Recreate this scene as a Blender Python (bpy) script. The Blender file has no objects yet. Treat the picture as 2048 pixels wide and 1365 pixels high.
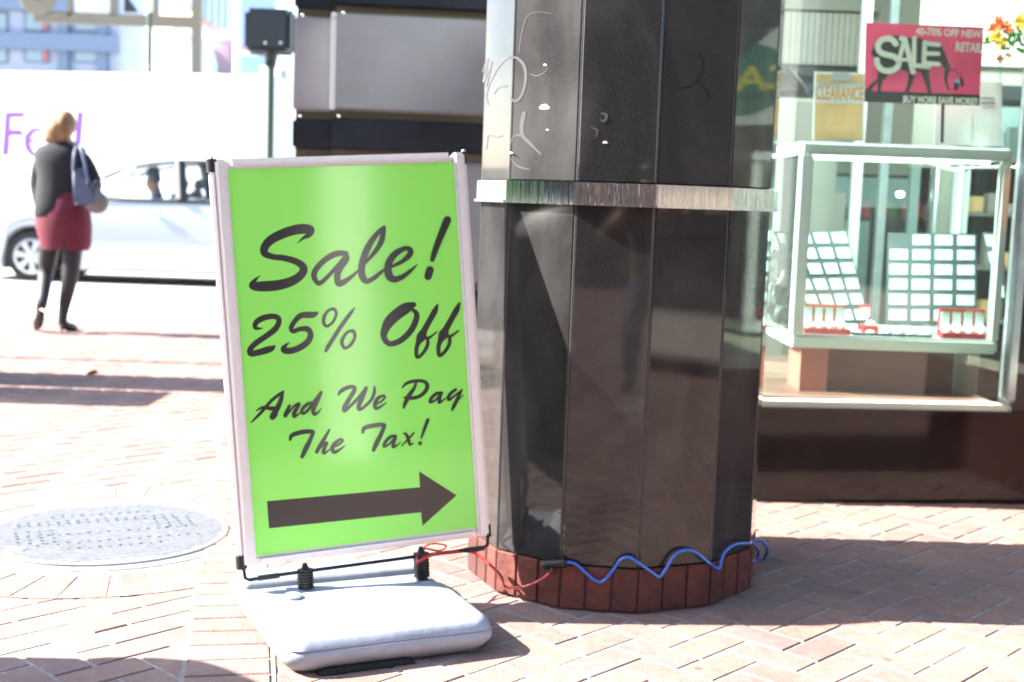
import bpy, bmesh, math, random
from mathutils import Vector, Matrix
from math import radians as rad, sin, cos, pi
random.seed(7)
sc = bpy.context.scene
COL = sc.collection
# ------------------------------------------------------------------ camera
F, CX, CY = 2550.0, 1024.0, 682.5
H = 1.1
PITCH, ROLL = math.atan(282.5 / F), 2.0
cam = bpy.data.cameras.new('camera'); camo = bpy.data.objects.new('camera', cam); COL.objects.link(camo)
RC = (Matrix.Rotation(rad(90) - PITCH, 4, 'X') @ Matrix.Rotation(rad(ROLL), 4, 'Z'))
camo.matrix_world = Matrix.Translation((0, 0, H)) @ RC
cam.sensor_width = 36; cam.lens = F / 2048 * 36
cam.clip_start = 0.05; cam.clip_end = 900
cam.dof.use_dof = True; cam.dof.focus_distance = 2.65; cam.dof.aperture_fstop = 3.4; cam.dof.aperture_blades = 7
sc.camera = camo
# ------------------------------------------------------------------ sky, sun, exposure
SUN_EL, SUN_AZ = 36.0, 1.2      # light comes from the left of the frame, a little from the camera side
w = bpy.data.worlds.new('World'); sc.world = w; w.use_nodes = True
nt = w.node_tree; bg = nt.nodes['Background']
sky = nt.nodes.new('ShaderNodeTexSky'); sky.sky_type = 'NISHITA'; sky.sun_disc = False
sky.sun_elevation = rad(SUN_EL); sky.sun_rotation = rad(-(90 + SUN_AZ)); sky.air_density = 1.0; sky.dust_density = 1.2
nt.links.new(sky.outputs[0], bg.inputs[0]); bg.inputs[1].default_value = 0.10
sl = bpy.data.lights.new('sun', 'SUN'); sl.energy = 4.8; sl.angle = rad(0.5); sl.color = (1, .95, .87)
so = bpy.data.objects.new('sun', sl); COL.objects.link(so)
sdir = Vector((cos(rad(SUN_EL)) * cos(rad(SUN_AZ)), cos(rad(SUN_EL)) * sin(rad(SUN_AZ)), -sin(rad(SUN_EL))))
so.rotation_euler = sdir.to_track_quat('-Z', 'Y').to_euler(); so.location = (-20, -2, 20)
vs = sc.view_settings; vs.view_transform = 'Standard'; vs.look = 'None'; vs.gamma = 1; vs.use_curve_mapping = False
vs.exposure = 2.55
sc.cycles.max_bounces = 10; sc.cycles.transparent_max_bounces = 24; sc.cycles.caustics_reflective = False
sc.cycles.caustics_refractive = False; sc.cycles.sample_clamp_indirect = 4
try: sc.cycles.use_denoising = True
except Exception: pass

# ------------------------------------------------------------------ helpers
def ray(px, py):
    return (RC.to_3x3() @ Vector(((px - CX) / F, -(py - CY) / F, -1)))
def P(px, py, Y):
    r = ray(px, py); t = Y / r.y
    return Vector((0, 0, H)) + r * t
def G(px, py, z=0.0):
    r = ray(px, py); t = (z - H) / r.z
    return Vector((0, 0, H)) + r * t
def hit(px, py, p0, n):
    r = ray(px, py); o = Vector((0, 0, H))
    return o + r * ((p0 - o).dot(n) / r.dot(n))

ORG = {}
def tag(o, label=None, cat=None, group=None, kind=None):
    if label: o['label'] = label
    if cat: o['category'] = cat
    if group: o['group'] = group
    if kind: o['kind'] = kind
    return o
def thing(name, label, cat, loc, group=None):
    o = bpy.data.objects.new(name, None); o.empty_display_size = .1
    COL.objects.link(o); o.location = loc; ORG[o.name] = Vector(loc)
    return tag(o, label, cat, group)

class MB:
    def __init__(s): s.v = []; s.f = []; s.m = []; s.mi = 0; s.a = []; s.av = 0.0
    def add(s, vs, fs):
        b = len(s.v); s.v += [Vector(p) for p in vs]
        for f in fs:
            s.f.append([b + i for i in f]); s.m.append(s.mi); s.a.append(s.av)
        return s
    def box(s, c, size, M=None, bev=0):
        x, y, z = [k / 2 for k in size]
        if bev <= 0:
            vs = [(-x,-y,-z),(x,-y,-z),(x,y,-z),(-x,y,-z),(-x,-y,z),(x,-y,z),(x,y,z),(-x,y,z)]
            fs = [(0,3,2,1),(4,5,6,7),(0,1,5,4),(1,2,6,5),(2,3,7,6),(3,0,4,7)]
        else:
            bm = bmesh.new(); bmesh.ops.create_cube(bm, size=1)
            for v in bm.verts: v.co = Vector((v.co.x * size[0], v.co.y * size[1], v.co.z * size[2]))
            bmesh.ops.bevel(bm, geom=bm.edges[:], offset=bev, segments=2, affect='EDGES')
            bm.verts.index_update()
            vs = [v.co.copy() for v in bm.verts]; fs = [[v.index for v in f.verts] for f in bm.faces]; bm.free()
        c = Vector(c)
        if M is None: vs = [Vector(p) + c for p in vs]
        else: vs = [M @ Vector(p) + c for p in vs]
        return s.add(vs, fs)
    def bx(s, x0, x1, y0, y1, z0, z1, bev=0):
        return s.box(((x0+x1)/2, (y0+y1)/2, (z0+z1)/2), (abs(x1-x0), abs(y1-y0), abs(z1-z0)), None, bev)
    def prism(s, poly, vec):            # poly: world points, extruded by vec
        n = len(poly); vec = Vector(vec)
        return s.add(list(poly) + [Vector(p) + vec for p in poly],
                     [list(range(n))[::-1], list(range(n, 2*n))] + [(i, (i+1) % n, n + (i+1) % n, n + i) for i in range(n)])
    def tube(s, pts, r, n=8, caps=True):
        pts = [Vector(p) for p in pts]; rs = r if isinstance(r, (list, tuple)) else [r] * len(pts)
        base = len(s.v); up = None; vs = []
        for i, p in enumerate(pts):
            t = (pts[min(i+1, len(pts)-1)] - pts[max(i-1, 0)])
            t = t.normalized() if t.length > 1e-9 else Vector((0, 0, 1))
            if up is None:
                up = t.orthogonal().normalized()
            up = (up - t * up.dot(t)); up = up.normalized() if up.length > 1e-6 else t.orthogonal().normalized()
            b = t.cross(up)
            for k in range(n):
                a = 2 * pi * k / n; vs.append(p + (up * cos(a) + b * sin(a)) * rs[i])
        fs = []
        for i in range(len(pts) - 1):
            for k in range(n):
                fs.append((i*n+k, i*n+(k+1) % n, (i+1)*n+(k+1) % n, (i+1)*n+k))
        if caps: fs += [list(range(n))[::-1], [(len(pts)-1)*n+k for k in range(n)]]
        return s.add(vs, fs)
    def lathe(s, prof, c, M=None, n=24, caps=True):   # prof (r,z)
        vs = []; c = Vector(c)
        for r, z in prof:
            for k in range(n):
                a = 2*pi*k/n; p = Vector((r*cos(a), r*sin(a), z)); vs.append((M @ p if M else p) + c)
        fs = [(i*n+k, i*n+(k+1) % n, (i+1)*n+(k+1) % n, (i+1)*n+k) for i in range(len(prof)-1) for k in range(n)]
        if caps: fs += [list(range(n))[::-1], [(len(prof)-1)*n+k for k in range(n)]]
        return s.add(vs, fs)
    def loft(s, rings, n=20):   # rings (center, rx, ry, power) horizontal superellipses
        vs = []
        for rg in rings:
            c, rx, ry = rg[:3]; pw = rg[3] if len(rg) > 3 else 1.0; c = Vector(c)
            for k in range(n):
                a = 2*pi*k/n; ca, sa = cos(a), sin(a)
                vs.append(c + Vector((rx*math.copysign(abs(ca)**pw, ca), ry*math.copysign(abs(sa)**pw, sa), 0)))
        fs = [(i*n+k, i*n+(k+1) % n, (i+1)*n+(k+1) % n, (i+1)*n+k) for i in range(len(rings)-1) for k in range(n)]
        fs += [list(range(n))[::-1], [(len(rings)-1)*n+k for k in range(n)]]
        return s.add(vs, fs)
    def ellipsoid(s, c, r, n=16, m=10, M=None):
        prof = [(cos(-pi/2+pi*i/m), sin(-pi/2+pi*i/m)) for i in range(m+1)]
        c = Vector(c); vs = []
        for q, z in prof:
            for k in range(n):
                a = 2*pi*k/n; p = Vector((q*cos(a)*r[0], q*sin(a)*r[1], z*r[2])); vs.append((M @ p if M else p)+c)
        return s.add(vs, [(i*n+k, i*n+(k+1) % n, (i+1)*n+(k+1) % n, (i+1)*n+k) for i in range(m) for k in range(n)])
    def quad(s, a, b, c, d): return s.add([a, b, c, d], [(0, 1, 2, 3)])
    def mesh(s, name, mats, off=Vector((0,0,0)), smooth=False, ang=40):
        me = bpy.data.meshes.new(name)
        me.from_pydata([tuple(p - off) for p in s.v], [], s.f)
        mats = mats if isinstance(mats, (list, tuple)) else [mats]
        for m in mats: me.materials.append(m)
        if len(mats) > 1: me.polygons.foreach_set('material_index', s.m)
        if any(s.a):
            at = me.attributes.new('rnd', 'FLOAT', 'FACE'); at.data.foreach_set('value', s.a)
        if smooth:
            me.shade_smooth()
            try: me.set_sharp_from_angle(angle=rad(ang))
            except Exception: pass
        me.update(); return me

def root_of(o):
    while o.parent: o = o.parent
    return o
def part(name, mb, mat, parent=None, label=None, smooth=False, ang=40, kind=None, bev=0):
    off = ORG.get(root_of(parent).name, Vector((0,0,0))) if parent else Vector((0,0,0))
    me = mb.mesh(name, mat, off, smooth, ang)
    if bev:
        bm = bmesh.new(); bm.from_mesh(me)
        ed = [e for e in bm.edges if len(e.link_faces) == 2 and e.calc_face_angle(0) > .5]
        bmesh.ops.bevel(bm, geom=ed, offset=bev, segments=2, affect='EDGES', clamp_overlap=True)
        bm.to_mesh(me); bm.free()
    o = bpy.data.objects.new(name, me); COL.objects.link(o)
    if parent: o.parent = parent
    if label: o['label'] = label
    if kind: o['kind'] = kind
    return o
def solo(name, mb, mat, label=None, cat=None, group=None, kind=None, **k):
    """a thing that is one mesh: origin at its base centre"""
    lo = Vector((min(p.x for p in mb.v), min(p.y for p in mb.v), min(p.z for p in mb.v)))
    hi = Vector((max(p.x for p in mb.v), max(p.y for p in mb.v), max(p.z for p in mb.v)))
    off = Vector(((lo.x+hi.x)/2, (lo.y+hi.y)/2, lo.z))
    o = part(name, MB(), mat); old = o.data
    me = mb.mesh(name, mat, off, k.get('smooth', False), k.get('ang', 40)); o.data = me; bpy.data.meshes.remove(old)
    o.location = off; ORG[o.name] = off
    return tag(o, label, cat, group, kind)
def skinned(name, pts, edges, radii, mat, parent, sub=2, matfn=None):
    """continuous limb surface grown with a skin modifier"""
    off = ORG.get(root_of(parent).name, Vector((0,0,0)))
    me = bpy.data.meshes.new(name); me.from_pydata([tuple(Vector(p) - off) for p in pts], edges, [])
    o = bpy.data.objects.new(name, me); COL.objects.link(o)
    m = o.modifiers.new('s', 'SKIN'); m.use_smooth_shade = True
    for i, r in enumerate(radii):
        sv = me.skin_vertices[0].data[i]; sv.radius = r if isinstance(r, tuple) else (r, r); sv.use_root = (i == 0)
    ss = o.modifiers.new('u', 'SUBSURF'); ss.levels = sub; ss.render_levels = sub
    dg = bpy.context.evaluated_depsgraph_get(); dg.update()
    nm = bpy.data.meshes.new_from_object(o.evaluated_get(dg))
    o.modifiers.clear(); o.data = nm; bpy.data.meshes.remove(me); nm.name = name
    nm.materials.clear()
    for q in (mat if isinstance(mat, (list, tuple)) else [mat]): nm.materials.append(q)
    nm.shade_smooth()
    if matfn:
        for p in nm.polygons: p.material_index = matfn(p.center + off)
    o.parent = parent
    return o

def catmull(pts, k=6):
    out = []; n = len(pts)
    for i in range(n-1):
        p0, p1, p2, p3 = pts[max(i-1, 0)], pts[i], pts[i+1], pts[min(i+2, n-1)]
        for j in range(k):
            t = j / k
            out.append(tuple(.5*((2*b)+(-a+c)*t+(2*a-5*b+4*c-d)*t*t+(-a+3*b-3*c+d)*t**3) for a, b, c, d in zip(p0, p1, p2, p3)))
    out.append(tuple(pts[-1])); return out
def stroke(mb, pts, mapf, nrm, z0=0.0, dz=0.0004, k=6):
    """a flat brush ribbon with round ends; pts (x, y, halfwidth) in trace units, mapf gives world points"""
    q = catmull(pts, k) if k > 1 else pts
    L, R = [], []; n = len(q)
    for i in range(n):
        a = q[max(i-1, 0)]; b = q[min(i+1, n-1)]; dx, dy = b[0]-a[0], b[1]-a[1]; l = math.hypot(dx, dy) or 1
        nx, ny = -dy/l, dx/l; h = max(q[i][2], .5); o = nrm*(z0+dz*i/n)
        L.append(mapf(q[i][0]+nx*h, q[i][1]+ny*h)+o); R.append(mapf(q[i][0]-nx*h, q[i][1]-ny*h)+o)
    for i in range(n-1): mb.quad(L[i], L[i+1], R[i+1], R[i])
    for e in (0, n-1):
        h = max(q[e][2], .5); o = nrm*(z0+dz+.00005+.00005*(e > 0))
        mb.add([mapf(q[e][0]+h*cos(2*pi*j/12), q[e][1]+h*sin(2*pi*j/12))+o for j in range(12)], [list(range(12))])
def fit_text(body, tl, tr, bl, nrm, bold=0.0, shear=0.0):
    cu = bpy.data.curves.new('t', 'FONT'); cu.body = body; cu.size = 1; cu.offset = bold; cu.shear = shear; cu.resolution_u = 3
    o = bpy.data.objects.new('t', cu); COL.objects.link(o)
    dg = bpy.context.evaluated_depsgraph_get(); dg.update()
    me = bpy.data.meshes.new_from_object(o.evaluated_get(dg)); bpy.data.objects.remove(o); bpy.data.curves.remove(cu)
    xs = [v.co.x for v in me.vertices]; ys = [v.co.y for v in me.vertices]
    x0, x1, y0, y1 = min(xs), max(xs), min(ys), max(ys)
    mb = MB(); U = tr-tl; V = bl-tl
    mb.add([tl+U*((v.co.x-x0)/(x1-x0))+V*((y1-v.co.y)/(y1-y0))+nrm for v in me.vertices], [list(p.vertices) for p in me.polygons])
    bpy.data.meshes.remove(me); return mb
def letters(body, tl, tr, bl, nrm, bold, m, parent):
    mb = fit_text(body, tl, tr, bl, nrm, bold); n = len(mb.v); par = list(range(n))
    def find(a):
        while par[a] != a: par[a] = par[par[a]]; a = par[a]
        return a
    for f in mb.f:
        for q in f[1:]: par[find(q)] = find(f[0])
    isl = {}
    for f in mb.f: isl.setdefault(find(f[0]), []).append(f)
    for fs in isl.values():
        ids = sorted({q for f in fs for q in f}); ix = {q: k for k, q in enumerate(ids)}
        g_ = MB(); g_.add([mb.v[q] for q in ids], [[ix[q] for q in f] for f in fs]); part('letter', g_, m, parent)

# ------------------------------------------------------------------ materials
def mat(name, col, rough=.6, metal=0, noise=0, nscale=20, bump=0, bscale=60, coat=0, spec=.5, ior=1.5, col2=None, emit=None, es=0,
        rnd=None, stretch=None, world=False, stain=0, coatr=.05):
    m = bpy.data.materials.new(name); m.use_nodes = True; t = m.node_tree; b = t.nodes['Principled BSDF']
    b.inputs['Base Color'].default_value = (*col, 1); b.inputs['Roughness'].default_value = rough
    b.inputs['Metallic'].default_value = metal; b.inputs['Coat Weight'].default_value = coat; b.inputs['Coat Roughness'].default_value = coatr
    b.inputs['Specular IOR Level'].default_value = spec; b.inputs['IOR'].default_value = ior
    if emit: b.inputs['Emission Color'].default_value = (*emit, 1); b.inputs['Emission Strength'].default_value = es
    last = None
    if noise or bump:
        tc = t.nodes.new('ShaderNodeTexCoord'); mp = t.nodes.new('ShaderNodeMapping')
        if stretch: mp.inputs['Scale'].default_value = stretch
        t.links.new(t.nodes.new('ShaderNodeNewGeometry').outputs['Position'] if world else tc.outputs['Object'], mp.inputs[0])
    if noise:
        n = t.nodes.new('ShaderNodeTexNoise'); n.inputs['Scale'].default_value = nscale; n.inputs['Detail'].default_value = 6
        n.inputs['Roughness'].default_value = .62
        t.links.new(mp.outputs[0], n.inputs['Vector'])
        r = t.nodes.new('ShaderNodeValToRGB'); r.color_ramp.elements[0].position = .32; r.color_ramp.elements[1].position = .7
        c2 = col2 or tuple(min(1, c*(1+noise)) for c in col); c1 = col if col2 else tuple(c*(1-noise) for c in col)
        r.color_ramp.elements[0].color = (*c1, 1); r.color_ramp.elements[1].color = (*c2, 1)
        t.links.new(n.outputs['Fac'], r.inputs[0]); last = r.outputs[0]
        if rough < .95:
            mr = t.nodes.new('ShaderNodeMapRange'); mr.inputs[3].default_value = max(0, rough*(1-noise*.4)); mr.inputs[4].default_value = min(1, rough*(1+noise*.6))
            t.links.new(n.outputs['Fac'], mr.inputs[0]); t.links.new(mr.outputs[0], b.inputs['Roughness'])
    if rnd:      # every piece its own tone
        if rnd[0] == 'obj': s = t.nodes.new('ShaderNodeObjectInfo').outputs['Random']
        else:
            an = t.nodes.new('ShaderNodeAttribute'); an.attribute_name = 'rnd'; s = an.outputs['Fac']
        r2 = t.nodes.new('ShaderNodeValToRGB'); cr = r2.color_ramp
        cr.elements[0].color = (*rnd[1][0], 1); cr.elements[1].color = (*rnd[1][-1], 1)
        for i, c in enumerate(rnd[1][1:-1]): e = cr.elements.new((i+1)/(len(rnd[1])-1)); e.color = (*c, 1)
        t.links.new(s, r2.inputs[0])
        if last is None: last = r2.outputs[0]
        else:
            mx = t.nodes.new('ShaderNodeMix'); mx.data_type = 'RGBA'; mx.blend_type = 'MULTIPLY'; mx.inputs[0].default_value = 1
            t.links.new(last, mx.inputs[6]); t.links.new(r2.outputs[0], mx.inputs[7]); last = mx.outputs[2]
    if stain:
        ns = t.nodes.new('ShaderNodeTexNoise'); ns.inputs['Scale'].default_value = 2.3; ns.inputs['Detail'].default_value = 7; ns.inputs['Roughness'].default_value = .7
        t.links.new(mp.outputs[0], ns.inputs['Vector']); rs = t.nodes.new('ShaderNodeValToRGB'); rs.color_ramp.elements[0].position = .36; rs.color_ramp.elements[1].position = .6
        rs.color_ramp.elements[0].color = (1-stain, 1-stain, 1-stain*.9, 1); rs.color_ramp.elements[1].color = (1, 1, 1, 1); t.links.new(ns.outputs['Fac'], rs.inputs[0])
        vo = t.nodes.new('ShaderNodeTexVoronoi'); vo.inputs['Scale'].default_value = 5.5; t.links.new(mp.outputs[0], vo.inputs['Vector'])
        rv = t.nodes.new('ShaderNodeValToRGB'); rv.color_ramp.elements[0].position = .055; rv.color_ramp.elements[1].position = .085; rv.color_ramp.elements[0].color = (.55, .55, .55, 1); rv.color_ramp.elements[1].color = (1, 1, 1, 1)
        t.links.new(vo.outputs['Distance'], rv.inputs[0])
        for q in (rs.outputs[0], rv.outputs[0]):
            mx = t.nodes.new('ShaderNodeMix'); mx.data_type = 'RGBA'; mx.blend_type = 'MULTIPLY'; mx.inputs[0].default_value = 1
            t.links.new(last, mx.inputs[6]); t.links.new(q, mx.inputs[7]); last = mx.outputs[2]
    if last: t.links.new(last, b.inputs['Base Color'])
    if bump:
        n2 = t.nodes.new('ShaderNodeTexNoise'); n2.inputs['Scale'].default_value = bscale; n2.inputs['Detail'].default_value = 5
        bp = t.nodes.new('ShaderNodeBump'); bp.inputs['Strength'].default_value = bump; bp.inputs['Distance'].default_value = .004
        t.links.new(mp.outputs[0], n2.inputs['Vector']); t.links.new(n2.outputs['Fac'], bp.inputs['Height']); t.links.new(bp.outputs[0], b.inputs['Normal'])
    return m
def glassmat(name, tint=(1, 1, 1), ior=1.5, dirt=0.0):
    m = bpy.data.materials.new(name); m.use_nodes = True; t = m.node_tree; t.nodes.clear()
    out = t.nodes.new('ShaderNodeOutputMaterial'); mx = t.nodes.new('ShaderNodeMixShader'); tr = t.nodes.new('ShaderNodeBsdfTransparent')
    gl = t.nodes.new('ShaderNodeBsdfGlossy'); fr = t.nodes.new('ShaderNodeFresnel'); gl.inputs['Roughness'].default_value = .02
    tr.inputs[0].default_value = (*tint, 1); fr.inputs[0].default_value = ior
    t.links.new(fr.outputs[0], mx.inputs[0]); t.links.new(tr.outputs[0], mx.inputs[1]); t.links.new(gl.outputs[0], mx.inputs[2])
    last = mx.outputs[0]
    if dirt:
        df = t.nodes.new('ShaderNodeBsdfDiffuse'); df.inputs[0].default_value = (.8, .82, .8, 1)
        m2 = t.nodes.new('ShaderNodeMixShader'); m2.inputs[0].default_value = dirt
        t.links.new(last, m2.inputs[1]); t.links.new(df.outputs[0], m2.inputs[2]); last = m2.outputs[0]
    t.links.new(last, out.inputs[0]); return m
BR = [(.84, .84, .86), (1.0, .95, .92), (1.08, 1.0, .95), (.92, .95, 1.0), (1.06, .98, .93)]
M = {}
M['brick'] = mat('paving_brick', (.285, .185, .155), .85, noise=.16, nscale=34, bump=.6, bscale=150, world=True, stain=.3, rnd=('obj', BR))
M['brick2'] = mat('paving_brick_far', (.285, .185, .155), .85, noise=.16, nscale=34, bump=.5, bscale=120, world=True, stain=.3, rnd=('att', BR))
M['grout'] = mat('pale_grout', (.33, .295, .26), .95, noise=.3, nscale=30, bump=.6, world=True, stain=.4)
M['road'] = mat('pale_concrete_road', (.42, .42, .41), .9, noise=.12, nscale=1.5, bump=.3)
M['kerb'] = mat('granite_kerb', (.4, .4, .4), .8, noise=.15, nscale=30)
M['white_paint'] = mat('road_paint', (.78, .78, .76), .8, noise=.08, nscale=12)
M['base_brick'] = mat('base_brick', (.115, .034, .026), .75, noise=.3, nscale=25, bump=.8, world=True, stain=.35, rnd=('obj', [(.8, .8, .85), (1.05, 1, 1), (1.3, 1.15, 1.0)]))
M['mortar'] = mat('dark_mortar', (.11, .10, .10), .95)
def granite(name, base, speck, dust, rough=.06, dustamt=.5, dscale=3.0, film=.6):
    m = mat(name, base, rough, coat=film, coatr=.55, ior=1.43)      # polished stone under a thin film of street dust
    t = m.node_tree; b = t.nodes['Principled BSDF']
    tc = t.nodes.new('ShaderNodeTexCoord')
    vo = t.nodes.new('ShaderNodeTexNoise'); vo.inputs['Scale'].default_value = 420; vo.inputs['Detail'].default_value = 2
    t.links.new(tc.outputs['Object'], vo.inputs['Vector'])
    r = t.nodes.new('ShaderNodeValToRGB'); r.color_ramp.elements[0].position = .45; r.color_ramp.elements[1].position = .72
    r.color_ramp.elements[0].color = (*base, 1); r.color_ramp.elements[1].color = (*speck, 1)
    t.links.new(vo.outputs['Fac'], r.inputs[0])
    n = t.nodes.new('ShaderNodeTexNoise'); n.inputs['Scale'].default_value = dscale; n.inputs['Detail'].default_value = 9; n.inputs['Distortion'].default_value = .9
    mp = t.nodes.new('ShaderNodeMapping'); mp.inputs['Scale'].default_value = (1.3, 1.3, .7)
    t.links.new(tc.outputs['Object'], mp.inputs[0]); t.links.new(mp.outputs[0], n.inputs['Vector'])
    r2 = t.nodes.new('ShaderNodeValToRGB'); r2.color_ramp.elements[0].position = .38; r2.color_ramp.elements[1].position = .8
    r2.color_ramp.elements[0].color = (.04, .04, .04, 1); r2.color_ramp.elements[1].color = (dustamt,)*3+(1,)
    t.links.new(n.outputs['Fac'], r2.inputs[0])
    # fine spots of grime
    sp = t.nodes.new('ShaderNodeTexVoronoi'); sp.inputs['Scale'].default_value = 38
    t.links.new(tc.outputs['Object'], sp.inputs['Vector'])
    r3 = t.nodes.new('ShaderNodeValToRGB'); r3.color_ramp.elements[0].position = .02; r3.color_ramp.elements[1].position = .07
    r3.color_ramp.elements[0].color = (.5, .5, .5, 1); r3.color_ramp.elements[1].color = (0, 0, 0, 1)
    t.links.new(sp.outputs['Distance'], r3.inputs[0])
    ad = t.nodes.new('ShaderNodeMath'); ad.operation = 'MAXIMUM'; t.links.new(r2.outputs[0], ad.inputs[0]); t.links.new(r3.outputs[0], ad.inputs[1])
    mx = t.nodes.new('ShaderNodeMix'); mx.data_type = 'RGBA'; mx.inputs[7].default_value = (*dust, 1)
    t.links.new(ad.outputs[0], mx.inputs[0]); t.links.new(r.outputs[0], mx.inputs[6]); t.links.new(mx.outputs[2], b.inputs['Base Color'])
    mc = t.nodes.new('ShaderNodeMapRange'); mc.inputs[1].default_value = .3; mc.inputs[2].default_value = .75; mc.inputs[3].default_value = film*.25; mc.inputs[4].default_value = film*1.5
    t.links.new(n.outputs['Fac'], mc.inputs[0]); t.links.new(mc.outputs[0], b.inputs['Coat Weight'])
    mr = t.nodes.new('ShaderNodeMapRange'); mr.inputs[3].default_value = rough*.6; mr.inputs[4].default_value = rough*2.6
    t.links.new(ad.outputs[0], mr.inputs[0]); t.links.new(mr.outputs[0], b.inputs['Roughness'])
    return m
M['granite'] = granite('polished_black_granite', (.011, .011, .012), (.032, .032, .033), (.085, .083, .08), .04, .5, 3.0, .40)
M['granite_low'] = granite('polished_black_granite_lower', (.010, .009, .009), (.028, .026, .026), (.07, .066, .062), .055, .26, 4, .34)
M['granite_brown'] = granite('brown_black_granite', (.013, .009, .009), (.03, .021, .02), (.035, .03, .03), .12, .15, 5, .10)
M['joint'] = mat('pale_joint', (.13, .13, .13), .55)
M['chrome'] = mat('steel_band', (.75, .75, .76), .09, 1, bump=.5, bscale=8, stretch=(9, 9, .2))
M['scratch'] = mat('scratched_dust', (.065, .065, .07), .8)
M['green'] = mat('green_poster', (.30, .93, .12), .55, coat=1, coatr=.08)
M['ink'] = mat('black_ink', (.008, .007, .007), .5, coat=.9, coatr=.1)
M['alu'] = mat('anodised_aluminium', (.78, .76, .775), .38, .55, noise=.03, nscale=40)
M['black_plastic'] = mat('black_plastic', (.012, .012, .013), .4)
M['grey_plastic'] = mat('pale_grey_plastic', (.36, .40, .46), .5, noise=.14, nscale=14, bump=.25, bscale=40, stain=.25)
M['steel'] = mat('steel', (.6, .6, .6), .3, .9)
M['red_cable'] = mat('red_cable', (.55, .03, .03), .35, coat=.4)
M['blue_cable'] = mat('blue_vinyl_cable', (.01, .12, .55), .2, coat=.8)
M['manhole'] = mat('worn_cast_iron', (.30, .31, .33), .55, .3, noise=.2, nscale=60, bump=.4, bscale=90)
M['manhole_dark'] = mat('dark_gap', (.02, .022, .02), .9)
M['cast_hole'] = mat('pick_hole', (.03, .06, .08), .9)
M['wall_grey'] = mat('grey_stone_cladding', (.24, .24, .255), .22, noise=.1, nscale=3, bump=.08)
M['wall_black'] = mat('black_stone_band', (.016, .019, .026), .25, noise=.2, nscale=6)
M['bronze'] = mat('bronze_reveal', (.10, .085, .045), .5)
M['sunlit_edge'] = mat('painted_sunlit_edge', (.5, .5, .5), .5)  # pale tone standing for sunlight on a panel side
M['glass'] = glassmat('shop_glass', (.88, .98, .94), 1.5, .04)
M['case_glass'] = glassmat('case_glass', (.93, .985, .965), 1.45, .015)
M['car_glass'] = glassmat('car_glass', (.93, .97, .96), 1.5)
M['sill'] = mat('pale_sill', (.72, .74, .58), .5)
M['white_metal'] = mat('white_case_frame', (.74, .78, .76), .35, .1)
M['grey_metal'] = mat('grey_window_frame', (.40, .46, .48), .35, .6, noise=.1)
M['tray'] = mat('black_tray', (.02, .024, .03), .6)
M['card'] = mat('white_card', (.45, .48, .50), .7)
M['red_box'] = mat('red_velvet_box', (.5, .02, .035), .7)
M['gold'] = mat('gold', (.9, .6, .12), .25, .9)
M['satin'] = mat('white_satin', (.85, .86, .86), .6)
M['pink'] = mat('pink_poster', (.80, .07, .17), .5)
M['cream'] = mat('cream_ink', (.62, .60, .52), .6)
M['orange_paper'] = mat('orange_paper', (.72, .46, .22), .7, noise=.12, nscale=10)
M['orange_ink'] = mat('orange_ink', (.75, .33, .08), .7)
M['grey_ink'] = mat('grey_ink', (.2, .21, .22), .7)
M['paper'] = mat('white_paper', (.72, .74, .72), .8, noise=.06, nscale=9)
M['siding'] = mat('beige_slats', (.36, .34, .31), .6, noise=.06, nscale=8)
M['taupe'] = mat('taupe_panel', (.24, .235, .20), .6)
M['shop_wall'] = mat('shop_wall', (.30, .33, .32), .8, noise=.1, nscale=2)
M['shop_floor'] = mat('brown_shop_floor', (.20, .115, .09), .5, noise=.2, nscale=6)
M['brown_panel'] = mat('brown_plinth_panel', (.11, .045, .036), .5, noise=.15, nscale=6)
M['salmon'] = mat('salmon_panel', (.48, .15, .12), .6)
M['dark_wood'] = mat('dark_cabinet', (.025, .03, .032), .4)
M['teal_panel'] = mat('teal_grey_panel', (.18, .25, .25), .5, noise=.15, nscale=5)
M['led'] = mat('led_strip', (1, 1, 1), .5, emit=(.85, 1, .97), es=3.0)
M['lamp'] = mat('fill_lamp_panel', (1, 1, 1), .5, emit=(.92, 1, .97), es=1.6)  # glowing panel of the lights added inside the shop
M['bulb'] = mat('spot_bulb', (1, 1, 1), .5, emit=(1, .97, .95), es=6)
M['petal_red'] = mat('orange_red_petal', (.75, .13, .03), .6)
M['petal_yel'] = mat('yellow_petal', (.8, .5, .04), .6)
M['leaf'] = mat('green_leaf', (.12, .34, .07), .6)
M['orange'] = mat('orange_tube', (.85, .16, .03), .4)
M['truck'] = mat('white_truck_paint', (.8, .8, .8), .35, noise=.03, nscale=1)
M['purple'] = mat('purple_logo', (.115, .035, .30), .5)
M['logo_grey'] = mat('pale_grey_logo', (.62, .66, .66), .5)
M['tyre'] = mat('tyre_rubber', (.018, .018, .018), .8)
M['rim'] = mat('alloy_rim', (.55, .56, .58), .3, .6)
M['car'] = mat('pale_silver_paint', (.42, .45, .48), .3, .25, coat=1)
M['car_dark'] = mat('black_trim', (.02, .022, .024), .5)
M['seat'] = mat('grey_seat', (.22, .22, .23), .8)
M['skin'] = mat('skin', (.5, .29, .2), .55)
M['skin_dark'] = mat('skin_tan', (.25, .13, .08), .55)
M['hair'] = mat('blond_hair', (.30, .17, .085), .6, noise=.4, nscale=30, bump=.8, bscale=50, stretch=(1, 1, .25))
M['hair_dark'] = mat('dark_hair', (.015, .012, .01), .5)
M['jacket'] = mat('charcoal_jacket', (.018, .019, .024), .85, noise=.2, nscale=20, bump=.6, bscale=9)
M['skirt'] = mat('burgundy_skirt', (.13, .012, .03), .8, noise=.15, bump=.5, bscale=8)
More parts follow.
